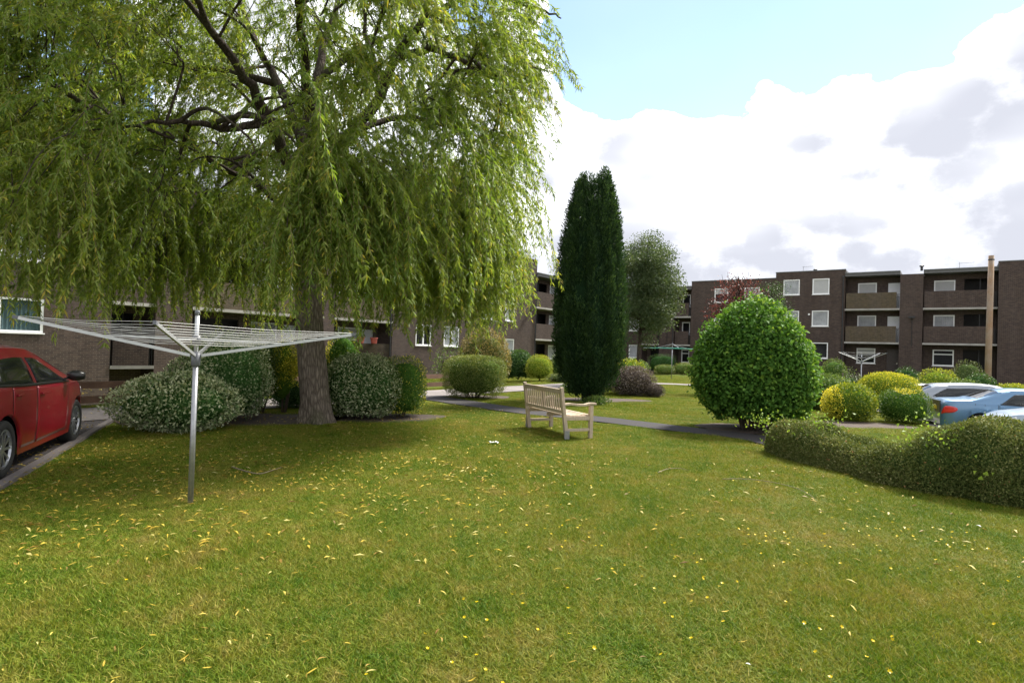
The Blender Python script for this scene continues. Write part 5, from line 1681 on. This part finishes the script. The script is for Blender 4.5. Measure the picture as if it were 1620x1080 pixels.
for i, (px, py, d, w, h, lab) in enumerate([(1052, 590, 48, 0.85, 0.75, 'clipped low green hedge left of the far dryer pole'), (1085, 590, 48, 1.05, 0.95, 'clipped green hedge right of the far dryer pole'),
                                            (1048, 588, 52, 1.3, 1.6, 'dark green shrub against the corner block behind the dryer')]):
    c_ = P(px, py, d); c_.z = 0
    shrub('clipped_hedge' if i < 2 else 'leafy_shrub', lab, 'shrub', c_, w, 0.6, h, L['olive'] if i < 2 else L['dark'], (0.06, 0.035), 2600, 3.0, 0.05, 3.0, 60 + i, stems=2)
c14b = P(1003, 590, 40); c14b.z = 0
shrub('leafy_shrub', 'bright green shrub against the corner block behind the yew', 'shrub', c14b, 1.0, 0.7, 1.25, L['mid'], (0.09, 0.05), 2600, 2.2, 0.1, 3.0, 64, stems=3)

for (px, py, rx_, h_, sd_, lab) in [(905, 622, 0.55, 0.36, 201, 'low ragged ground cover at the left foot of the yew'), (942, 642, 0.60, 0.22, 202, 'low weedy ground cover in front of the yew trunk')]:
    cg = at_front(px, py, 0.35)
    shrub('ground_cover_plant', lab, 'plant', cg, rx_, 0.4, h_, L['mid'], (0.09, 0.03), 900, 2.0, 0.2, 4.0, sd_, stems=3, up=0.9, depth=0.5, tint=-0.1)

# the big round bush
c15 = at_front(1196, 690, 1.3)
c15.x = P(1199, 580, c15.y).x
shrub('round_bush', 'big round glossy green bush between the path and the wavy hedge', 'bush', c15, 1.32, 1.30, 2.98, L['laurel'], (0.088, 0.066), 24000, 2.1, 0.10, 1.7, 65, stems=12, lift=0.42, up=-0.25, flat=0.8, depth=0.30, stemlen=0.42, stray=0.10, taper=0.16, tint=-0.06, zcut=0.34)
c16 = P(1300, 600, 19.5); c16.z = 0
shrub('leafy_shrub', 'loose green shrub just right of the big round bush', 'shrub', c16, 0.95, 0.8, 1.12, L['mid'], (0.07, 0.04), 4500, 2.2, 0.12, 2.6, 66, stems=5)
c16b = P(1345, 600, 23.0); c16b.z = 0
shrub('twiggy_shrub', 'twiggy shrub with pale leaves below the white dryer', 'shrub', c16b, 0.6, 0.6, 1.3, L['birch'], (0.06, 0.04), 1400, 2.0, 0.25, 3.0, 67, stems=9, depth=0.6, stemlen=0.85)
# golden group beyond the hedge
c17 = at_front(1340, 668, 0.75)
s17 = spix(c17.y)
shrub('golden_shrub', 'green and gold speckled shrub left of the golden dome', 'shrub', c17, 0.60, 0.62, 0.95, L['gold'], (0.05, 0.028), 7500, 2.6, 0.07, 3.4, 68, stems=5, tint=-0.20, extra=lambda p, r: np.where((p[:, 0] < -0.38) | (sines(p, 4, 5) > 0.75), 0.55, 0.0))
c18 = at_front(1430, 672, 0.7)
shrub('golden_shrub', 'round green shrub with a few gold leaves at the right of the golden group', 'shrub', c18, 0.60, 0.6, 0.92, L['goldgreen'], (0.035, 0.02), 8500, 2.6, 0.05, 3.2, 69, stems=5, extra=lambda p, r: np.where((p[:, 2] > 0.45) & (sines(p, 8, 5) > 0.55), 0.4, -0.12))
c19 = at_front(1415, 655, 1.0) + Vector((0.15, 0.6, 0))
shrub('golden_dome_shrub', 'smooth clipped golden yellow dome shrub behind two smaller shrubs', 'shrub', c19, 0.86, 0.85, 1.22, L['gold'], (0.04, 0.018), 24000, 2.5, 0.02, 2.0, 70, stems=3, up=0.8, tint=0.05, depth=0.10)
# planting in front of the right block
for i, (px, py, d, rx, h, mt, lab, ex) in enumerate([
        (1484, 600, 30, 0.95, 1.55, 'lime', 'bright yellow green mounded shrub in front of the right block', 0),
        (1435, 600, 34, 0.70, 1.45, 'dark', 'dark green shrub at the foot of the brick pier', 0),
        (1524, 606, 27, 0.80, 1.15, 'mid', 'mixed green shrub right of the bright lime shrub', 0),
        (1552, 606, 29, 0.75, 1.35, 'dark', 'dark shrub against the balcony bay beside the timber pole', 0),
        (1603, 610, 28, 1.05, 1.0, 'lime', 'yellow green shrub at the right edge beside the timber pole', 0),
        (1470, 610, 25, 0.6, 0.85, 'mid', 'small leafy shrub behind the white parked car', 0),
        (1530, 590, 38, 1.0, 2.0, 'privet', 'dull green shrub below the lowest balcony opening', 0),
        (1320, 585, 41, 0.9, 1.9, 'mid', 'green climber on the low brick wall', 0)]):
    c_ = P(px, py, d); c_.z = float(ground_z(c_.x, c_.y))
    shrub('leafy_shrub', lab, 'shrub', c_, rx, 0.7, h - c_.z * 0.6, L[mt], (0.075, 0.045), 3400, 2.2, 0.12, 3.0, 71 + i, stems=3, up=0.5)
c_ = P(1541, 601, 26.5)
shrub('flowering_shrub', 'shrub with cream blossom among the green planting by the pole', 'shrub', (c_.x, c_.y, float(ground_z(c_.x, c_.y))), 0.55, 0.5, 1.25, L['mid'], (0.07, 0.045), 2200, 2.2, 0.15, 3.0, 85, stems=3)
bf = [x for x in COL.objects if x.name.startswith('flowering_shrub')][-1]
rf_ = np.random.default_rng(3); d_ = sphere_dirs(140, rf_, 0.1); pos = d_ * np.array([0.56, 0.5, 0.68]) + np.array([0, 0, 0.6])
v, q, rr = leaves(pos, rf_.normal(size=pos.shape), d_, np.full(len(pos), 0.07), np.full(len(pos), 0.06), rf_.random(len(pos)))
o = bpy.data.objects.new('blossom', np_mesh('blossom', v, q, [L['flower_white']], None, rr)); COL.objects.link(o); o.parent = bf

# ------------------------------------------------------------------ wavy hedge on the right
HP = [(1196, 712, 1.02), (1250, 730, 1.0), (1330, 747, 0.86), (1396, 766, 0.55), (1450, 778, 0.80), (1520, 790, 1.10), (1620, 806, 1.16), (1760, 830, 1.08), (1900, 850, 1.0)]
TOPS = [(1196, 664), (1250, 667), (1330, 692), (1396, 714), (1450, 674), (1520, 656), (1620, 668), (1760, 690), (1900, 700)]
foot = [G(a, b) for a, b, _ in HP]
hts = []
for (a, b, _), (ta, tb), g in zip(HP, TOPS, foot):
    dcen = g.y + 0.38
    hts.append(P(ta, tb, dcen).z * 0.97)
hts[3] = max(hts[3], 0.52)
fr_ = bez(foot, 8); hz_ = np.interp(np.linspace(0, 1, len(fr_)), np.linspace(0, 1, len(hts)), hts)
for _ in range(4): hz_[1:-1] = 0.25 * hz_[:-2] + .5 * hz_[1:-1] + .25 * hz_[2:]
hedge = thing('wavy_hedge', 'low dense hedge with a wavy top along the right side of the lawn', 'hedge', (0, 0, 0))
WH = 0.95
cen = []
for i, p in enumerate(fr_):
    t_ = (fr_[min(i + 1, len(fr_) - 1)] - fr_[max(i - 1, 0)]).normalized(); s_ = Vector((-t_.y, t_.x, 0))
    if s_.y < 0: s_ = -s_
    cen.append((np.array(p + s_ * WH / 2), np.array(s_), np.array(t_)))
seg = np.array([np.linalg.norm(cen[i + 1][0] - cen[i][0]) for i in range(len(cen) - 1)]); cum = np.r_[0, np.cumsum(seg)]; tot = cum[-1]
rh = np.random.default_rng(90)


def hedge_surface(u, a):
    """u metres along, a 0..pi round the section from the front foot over the top to the back"""
    k = np.clip(np.searchsorted(cum, u) - 1, 0, len(cen) - 2); f = (u - cum[k]) / seg[k]
    C0 = np.array([c[0] for c in cen]); S0 = np.array([c[1] for c in cen])
    ctr = C0[k] * (1 - f)[:, None] + C0[k + 1] * f[:, None]; sd_ = S0[k] * (1 - f)[:, None] + S0[k + 1] * f[:, None]
    H = np.interp(u, cum, hz_)
    endk = np.clip(np.minimum(u, tot - u) / 0.4, 0.0, 1) ** 0.5
    ca, sa = np.cos(a), np.sin(a)
    e = 2 / 2.9
    yy = -np.sign(ca) * np.abs(ca) ** e * WH / 2 * (0.4 + 0.6 * endk); zz_ = np.abs(sa) ** e * H * (0.35 + 0.65 * endk)
    p = ctr + sd_ * yy[:, None]; p[:, 2] = zz_
    nrm = -sd_ * ca[:, None] + np.array([0, 0, 1.0]) * sa[:, None]
    return p, nrm


def hpush(p): return 0.075 * sines(p, 91, 3.2) + 0.055 * sines(p, 92, 8.5)


nh = 105000
u = rh.random(nh) * tot; a = np.where(rh.random(nh) < 0.24, 0.004 + 0.32 * rh.random(nh) ** 1.6, rh.random(nh) ** 0.9 * math.pi * 0.98 + 0.01)
p, nr = hedge_surface(u, a)
p = p + nr * (hpush(p) - 0.09 * rh.random(nh) ** 1.6 + 0.012 * rh.normal(size=nh) + np.where(rh.random(nh) < 0.05, 0.05 * rh.random(nh), 0))[:, None]
p[:, 2] = np.maximum(p[:, 2], 0.01)
tone = 0.16 * sines(p, 93, 2.2) + 0.10 * sines(p, 94, 7)
rvv = np.clip(rh.random(nh) * 0.75 + 0.1 + tone, 0, 0.97)
rvv = np.where(rh.random(nh) < 0.006, 1.0, rvv)
v, q, rr = leaves(p, nr * 0.4 + rh.normal(size=p.shape) * 0.7 + np.array([0, 0, .25]), norm(nr * 0.6 + rh.normal(size=p.shape) * 0.55), rh.uniform(0.018, 0.040, nh), rh.uniform(0.010, 0.020, nh), rvv)
uu = np.linspace(0, tot, 90); aa = np.linspace(0.0, math.pi, 16)
UU, AA = np.meshgrid(uu, aa, indexing='ij')
cp, cn = hedge_surface(UU.ravel(), AA.ravel()); cp = cp + cn * (hpush(cp) - 0.095)[:, None]; cp[:, 2] = np.maximum(cp[:, 2], -0.02)
ii = (np.arange(89)[:, None] * 16 + np.arange(15)[None]).ravel()
cq = np.stack([ii, ii + 16, ii + 17, ii + 1], 1)
V = np.vstack([v, cp]); Q = np.vstack([q, cq + len(v)])
o = bpy.data.objects.new('foliage', np_mesh('foliage', V, Q, [L['hedge'], CORE['small_hedge_leaves']], np.r_[np.zeros(len(q)), np.ones(len(cq))], np.r_[rr, np.zeros(len(cp))])); COL.objects.link(o); o.parent = hedge
# fresh shoots standing out of the hedge, as sprigs of larger leaves
SP, SA_, SR, SN = [], [], [], []
for (px, py, n_, s_) in [(1212, 666, 120, .17), (1300, 672, 170, .22), (1235, 695, 70, .15), (1265, 690, 60, .18), (1450, 664, 26, .12), (1440, 690, 50, .14), (1500, 690, 60, .16), (1470, 720, 30, .12), (1575, 676, 14, .10)]:
    j = int(np.argmin([abs(P(HP[0][0], 0, 1).x) * 0 + abs((810 + F * c[0][0] / c[0][1]) - px) for c in cen])); dc = cen[j][0][1] - (0.28 if py > 680 else 0.0)
    c_ = np.array(P(px, py, dc))
    SP.append(c_ + rh.normal(size=(n_, 3)) * s_ * np.array([1, .6, .55])); SA_.append(rh.normal(size=(n_, 3)) * .6 + np.array([0, -.2, .5])); SR.append(rh.random(n_))
SP, SA_, SR = np.vstack(SP), np.vstack(SA_), np.concatenate(SR)
v, q, rr = leaves(SP, SA_, norm(rh.normal(size=SP.shape) + np.array([0, -.5, .8])), rh.uniform(.035, .06, len(SP)), rh.uniform(.02, .035, len(SP)), SR)
o = bpy.data.objects.new('fresh_shoots', np_mesh('fresh_shoots', v, q, [L['fresh']], None, rr)); COL.objects.link(o); o.parent = hedge
# a few broad pale leaves poking out of the near face
jj = int(np.argmin([abs((810 + F * c[0][0] / c[0][1]) - 1560) for c in cen])); dface = cen[jj][0][1] - 0.52
for (px, py, s_) in [(1537, 749, .065), (1544, 757, .06), (1552, 750, .06), (1566, 751, .06), (1541, 723, .05)]:
    c_ = P(px, py, dface)
    me = np_mesh('broad_leaf', *[x for x in (lambda vv: (vv[0], vv[1]))(leaves(np.array([[0., 0, 0]]), np.array([[random.uniform(-.5, .5), -.3, .4]]), np.array([[0.1, -1, .5]]), [s_], [s_ * 1.1], np.array([0.8])))], [L['fresh']], None, np.full(4, 0.8))
    o = bpy.data.objects.new('broad_leaf', me); COL.objects.link(o); o.location = c_ - Vector((0, 0.02, 0)); o.parent = hedge

# ------------------------------------------------------------------ grass
def inside(poly, x, y):
    x = np.asarray(x); y = np.asarray(y); res = np.zeros(len(x), bool); n = len(poly); j = n - 1
    for i in range(n):
        xi, yi = poly[i][0], poly[i][1]; xj, yj = poly[j][0], poly[j][1]
        c = ((yi > y) != (yj > y)) & (x < (xj - xi) * (y - yi) / ((yj - yi) or 1e-9) + xi)
        res ^= c; j = i
    return res


patch_col = bpy.data.collections.new('grass_patches')
rg = np.random.default_rng(77)
for k in range(6):
    nb = 1500; R_ = 0.34
    rr_ = np.sqrt(rg.random(nb)) * R_; aa_ = rg.uniform(0, 6.28, nb)
    pos = np.stack([rr_ * np.cos(aa_), rr_ * np.sin(aa_), np.full(nb, -0.006)], 1)
    hgt = rg.uniform(0.020, 0.052, nb) * (1 - 0.25 * (rr_ / R_) ** 2); wdt = rg.uniform(0.0034, 0.0066, nb)
    lean_ = rg.normal(size=(nb, 2)) * 0.75
    sd_ = rg.uniform(0, 6.28, nb); s_ = np.stack([np.cos(sd_), np.sin(sd_), np.zeros(nb)], 1)
    top_ = pos + np.stack([lean_[:, 0] * hgt, lean_[:, 1] * hgt, hgt], 1)
    mid_ = pos + np.stack([lean_[:, 0] * hgt * .35, lean_[:, 1] * hgt * .35, hgt * .6], 1)
    v = np.stack([pos - s_ * wdt[:, None] / 2, pos + s_ * wdt[:, None] / 2, mid_ + s_ * wdt[:, None] * .4, top_, mid_ - s_ * wdt[:, None] * .4], 1).reshape(-1, 3)
    b = np.arange(nb) * 5
    q = np.concatenate([np.stack([b, b + 1, b + 2, b + 4], 1), np.stack([b + 4, b + 2, b + 3, b + 3], 1)])
    q1 = np.stack([b, b + 1, b + 2, b + 4], 1)
    me = bpy.data.meshes.new('grass_patch')
    faces = [tuple(x) for x in q1.tolist()] + [(x + 4, x + 2, x + 3) for x in b.tolist()]
    me.from_pydata(v.tolist(), [], faces)
    at = me.attributes.new('rnd', 'FLOAT', 'POINT'); at.data.foreach_set('value', np.repeat(rg.random(nb), 5).astype(np.float32))
    me.materials.append(M['blade'])
    o = bpy.data.objects.new('grass_patch', me); patch_col.objects.link(o)

pts = []
for (y0, y1, sp) in ((0.8, 7.0, 0.20), (7.0, 16.0, 0.27), (16.0, 46.0, 0.40)):
    xs_ = np.arange(-1.05 * y1 - 2, 1.0 * y1 + 2, sp); ys_ = np.arange(y0, y1, sp)
    X_, Y_ = np.meshgrid(xs_, ys_); X_ = X_.ravel() + rg.uniform(-.5, .5, X_.size) * sp; Y_ = Y_.ravel() + rg.uniform(-.5, .5, Y_.size) * sp
    keep = (np.abs(X_) < 0.93 * Y_ + 1.2)
    pts.append(np.stack([X_[keep], Y_[keep]], 1))
pts = np.vstack(pts)
X_, Y_ = pts[:, 0], pts[:, 1]


def near_poly(poly, x, y, r=0.33):
    o_ = np.zeros(len(x), bool)
    for dx, dy in ((0, 0), (r, 0), (-r, 0), (0, r), (0, -r)): o_ |= inside(poly, x + dx, y + dy)
    return o_


bad = near_poly(path_poly, X_, Y_, 0.22) | near_poly(road_poly, X_, Y_, 0.2) | near_poly(drive_poly, X_, Y_, 0.27) | inside(park_poly, X_, Y_)
for b_ in BEDS: bad |= near_poly(b_, X_, Y_, 0.02)
qf = -((X_ - FENCE0.x) * E2.x + (Y_ - FENCE0.y) * E2.y)
bad |= (qf > 0.3) & (((X_ - OL.x) * E1.x + (Y_ - OL.y) * E1.y) < 14)
sR = ((X_ - OR.x) * E1.x + (Y_ - OR.y) * E1.y); bad |= sR > -0.6
bad |= qf > 12.5
X_, Y_ = X_[~bad], Y_[~bad]
Z_ = ground_z(X_, Y_) - 0.012
scl = 0.75 + 0.45 * rg.random(len(X_)) + 0.25 * sines(np.stack([X_, Y_, X_ * 0], 1), 12, 2.2)
# taller tufts
tall = np.zeros(len(X_))
for (px, py, r_, k_) in [(285, 875, .30, .9), (1165, 798, .35, .7), (120, 962, .22, .7), (325, 775, .30, .4), (1030, 850, .3, .4), (930, 640, 1.2, .9), (1010, 640, 1.0, .6)]:
    g = G(px, py); tall = np.maximum(tall, k_ * np.clip(1 - np.hypot(X_ - g.x, Y_ - g.y) / r_, 0, 1) ** 0.5)
gm = bpy.data.meshes.new('grass')
gm.vertices.add(len(X_)); gm.vertices.foreach_set('co', np.stack([X_, Y_, Z_], 1).astype(np.float32).ravel())
a_ = gm.attributes.new('scl', 'FLOAT_VECTOR', 'POINT'); a_.data.foreach_set('vector', np.stack([scl ** 0, scl ** 0, scl * (1 + tall)], 1).astype(np.float32).ravel())
a_ = gm.attributes.new('rot', 'FLOAT_VECTOR', 'POINT'); a_.data.foreach_set('vector', np.stack([X_ * 0, X_ * 0, rg.uniform(0, 6.28, len(X_))], 1).astype(np.float32).ravel())
a_ = gm.attributes.new('pick', 'INT', 'POINT'); a_.data.foreach_set('value', rg.integers(0, 6, len(X_)).astype(np.int32))
grass = bpy.data.objects.new('grass', gm); COL.objects.link(grass)
tag(grass, 'short mown lawn grass with dry patches', 'grass', kind='stuff')
ng = bpy.data.node_groups.new('grass_scatter', 'GeometryNodeTree')
ng.interface.new_socket('Geometry', in_out='INPUT', socket_type='NodeSocketGeometry'); ng.interface.new_socket('Geometry', in_out='OUTPUT', socket_type='NodeSocketGeometry')
gi, go = ng.nodes.new('NodeGroupInput'), ng.nodes.new('NodeGroupOutput')
ip = ng.nodes.new('GeometryNodeInstanceOnPoints'); ci = ng.nodes.new('GeometryNodeCollectionInfo')
ci.inputs['Collection'].default_value = patch_col; ci.inputs['Separate Children'].default_value = True; ci.inputs['Reset Children'].default_value = True
ip.inputs['Pick Instance'].default_value = True


def nattr(nm, dt):
    n = ng.nodes.new('GeometryNodeInputNamedAttribute'); n.data_type = dt; n.inputs['Name'].default_value = nm
    return n.outputs['Attribute']


m2p = ng.nodes.new('GeometryNodeMeshToPoints')
ng.links.new(gi.outputs[0], m2p.inputs[0]); ng.links.new(m2p.outputs[0], ip.inputs['Points']); ng.links.new(ci.outputs[0], ip.inputs['Instance'])
ng.links.new(nattr('pick', 'INT'), ip.inputs['Instance Index']); ng.links.new(nattr('scl', 'FLOAT_VECTOR'), ip.inputs['Scale'])
e2r = ng.nodes.new('FunctionNodeEulerToRotation'); ng.links.new(nattr('rot', 'FLOAT_VECTOR'), e2r.inputs[0]); ng.links.new(e2r.outputs[0], ip.inputs['Rotation'])
ng.links.new(ip.outputs[0], go.inputs[0])
gmod = grass.modifiers.new('scatter', 'NODES'); gmod.node_group = ng

# ------------------------------------------------------------------ fallen willow leaves, buttercups, twigs
rl = np.random.default_rng(55)
lit = []
for i in range(16000):
    y = rl.uniform(1.6, 19) if rl.random() < .6 else rl.uniform(1.6, 9); x = rl.uniform(-.92 * y - .3, .9 * y)
    dist = math.hypot(x - wb.x, y - wb.y)
    dens = 0.95 * math.exp(-(dist / 5.6) ** 2) + 0.09 + (0.45 if x < -0.8 * y + 1.8 else 0)
    dens *= 0.22 if y < 4.2 else (0.6 if y < 6 else 1.0)
    if x > 0.1 * y: dens *= 0.45
    if rl.random() < dens: lit.append((x, y))
lit = np.array(lit)
ok = ~(near_poly(path_poly, lit[:, 0], lit[:, 1], 0.0))
for b_ in BEDS[2:]: ok &= ~inside(b_, lit[:, 0], lit[:, 1])
lit = lit[ok]
lit = lit[np.argsort(lit[:, 1])]
leaf_meshes = []
for k in range(8):
    n_ = 6; t_ = np.linspace(0, 1, n_); w_ = 0.5 * np.sin(np.pi * t_ ** 0.8) + 0.02
    Lf, Wf = 1.0, 0.19 + 0.05 * rl.random(); cur = rl.uniform(-0.35, 0.35)
    ctr = np.stack([t_ - 0.5, cur * (t_ - .5) ** 2, 0.12 * np.sin(t_ * 3.0 + k) + 0.03], 1)
    a = ctr + np.stack([t_ * 0, w_ * Wf, 0.05 * w_], 1); b = ctr - np.stack([t_ * 0, w_ * Wf, -0.05 * w_], 1)
    v = np.vstack([a, ctr, b]); q = []
    for i in range(n_ - 1): q += [(i + n_, i + n_ + 1, i + 1, i), (i + 2 * n_, i + 2 * n_ + 1, i + n_ + 1, i + n_)]
    leaf_meshes.append(np_mesh('fallen_leaf', v, np.array(q), [L['litter']], None, np.full(len(v), (k + .5) / 8)))
NI = 300
for i, (x, y) in enumerate(lit[:NI]):
    o = bpy.data.objects.new('fallen_leaf', leaf_meshes[int(rl.integers(0, 8))]); COL.objects.link(o)
    s = rl.uniform(0.028, 0.060); o.scale = (s, s * rl.uniform(.6, 1.15), s)
    o.location = (x, y, 0.018 + rl.uniform(0, 0.012)); o.rotation_euler = (rl.normal() * .2, rl.normal() * .2, rl.uniform(0, 6.28))
    tag(o, 'yellowed willow leaf lying on the lawn', 'leaf', 'fallen willow leaves on the near lawn')
rest = lit[NI:]
nR = len(rest)
zz_ = np.where(inside(drive_poly, rest[:, 0], rest[:, 1]), 0.012, 0.026)
pos = np.stack([rest[:, 0], rest[:, 1], zz_ + rl.uniform(0, .012, nR)], 1); an = rl.uniform(0, 6.28, nR)
v, q, rr = leaves(pos, np.stack([np.cos(an), np.sin(an), rl.normal(size=nR) * .12], 1), np.stack([rl.normal(size=nR) * .2, rl.normal(size=nR) * .2, np.ones(nR)], 1), rl.uniform(.05, .095, nR), rl.uniform(.012, .022, nR), rl.random(nR))
o = bpy.data.objects.new('fallen_leaves', np_mesh('fallen_leaves', v, q, [L['litter']], None, rr)); COL.objects.link(o)
tag(o, 'yellow fallen willow leaves strewn under the tree and along the driveway', 'leaves', kind='stuff')

pm = MB()
for k in range(5):
    a = 2 * math.pi * k / 5; c_, s_ = math.cos(a), math.sin(a)

    def rp(u_, w_, z_): return (u_ * c_ - w_ * s_, u_ * s_ + w_ * c_, z_)
    i = len(pm.v); pm.v += [rp(0.05, 0, 0.0), rp(.55, -.36, .12), rp(1.0, -.22, .30), rp(1.0, .22, .30), rp(.55, .36, .12)]
    pm.f.append((i, i + 1, i + 2, i + 3, i + 4)); pm.mi.append(0)
flower = pm.mesh('buttercup', L['buttercup'])
at = flower.attributes.new('rnd', 'FLOAT', 'POINT'); at.data.foreach_set('value', [0.5] * len(flower.vertices))
bc_ = []
clus = [G(a, b) for a, b in [(1235, 855), (1240, 860), (1405, 862), (1565, 870), (1500, 905), (700, 1040), (1335, 1015), (820, 975), (895, 850), (1440, 850), (1070, 920)]]
while len(bc_) < 230:
    if rl.random() < .45:
        c_ = clus[int(rl.integers(0, len(clus)))]; x, y = c_.x + rl.normal() * .30, c_.y + rl.normal() * .35
    else:
        y = rl.uniform(1.9, 10.5); x = rl.uniform(-.75 * y, .86 * y)
        if x < -.15 * y and rl.random() < .72: continue
    if y < 1.8 or inside(drive_poly, [x], [y])[0] or inside(path_poly, [x], [y])[0]: continue
    t_ = (x, y); bc_.append(t_)
bc_ = [b for b in bc_ if b[0] < 0.62 * b[1] + 1.2 and not (b[0] > 4.6 and b[1] > 7.2)]
for (x, y) in bc_:
    o = bpy.data.objects.new('buttercup', flower); COL.objects.link(o)
    s = rl.uniform(0.009, 0.0125); o.scale = (s, s, s); o.location = (x, y, 0.030 + rl.uniform(0, .012)); o.rotation_euler = (rl.normal() * .3, rl.normal() * .3, rl.uniform(0, 6.28))
    tag(o, 'small yellow buttercup in the lawn grass', 'flower', 'buttercups in the lawn')


def twig(name, label, pix, r=0.006, mat=M['twig']):
    g0 = G(*pix[0]); pp = [Vector((*(G(a, b).xy - g0.xy), 0.028 + 0.008 * (i % 2))) for i, (a, b) in enumerate(pix)]
    m = MB(); f = bez(pp, 4); m.tube(f, [r * (1 - .5 * i / len(f)) for i in range(len(f))], 6)
    o = m.build(name, mat, None, True); o.location = (g0.x, g0.y, 0)
    return tag(o, label, 'twig')


pale_twig = plain('pale_dry_twig', (0.19, 0.15, 0.10), 0.9, 0.2, 10)
twig('fallen_twig', 'bent dry twig on the grass right of the near dryer pole', [(368, 741), (390, 749), (412, 752), (430, 748), (446, 742)], 0.007, pale_twig)
twig('fallen_twig', 'long curved dry twig on the grass in front of the wavy hedge', [(1142, 760), (1180, 761), (1225, 766), (1262, 777), (1288, 791)], 0.0045, pale_twig)
twig('fallen_twig', 'short grey twig on the open lawn below the bench', [(1040, 750), (1055, 745), (1075, 743), (1088, 747)], 0.0045, pale_twig)
# a scatter of white feathers on the grass left of the bench, and single white scraps
for i, (px, py, s, lab) in enumerate([(783, 703, .10, 'tuft of white feathers on the grass left of the bench'), (1550, 837, .055, 'white scrap on the lawn near the hedge foot'), (1185, 1057, .03, 'white feather at the bottom edge of the lawn')]):
    g = G(px, py); t_ = thing('feather', lab, 'feather', (g.x, g.y, 0.02))
    for k in range(7 if i == 0 else 1):
        a = rl.uniform(0, 6.28); v, q, rr = leaves(np.array([[rl.normal() * s * .5 * (i == 0), rl.normal() * s * .5 * (i == 0), .012]]), np.array([[math.cos(a), math.sin(a), .25]]), np.array([[0, 0, 1.]]), [s * .9], [s * .35], np.array([.5]))
        o = bpy.data.objects.new('plume', np_mesh('plume', v, q, [M['white_stuff']])); COL.objects.link(o); o.parent = t_
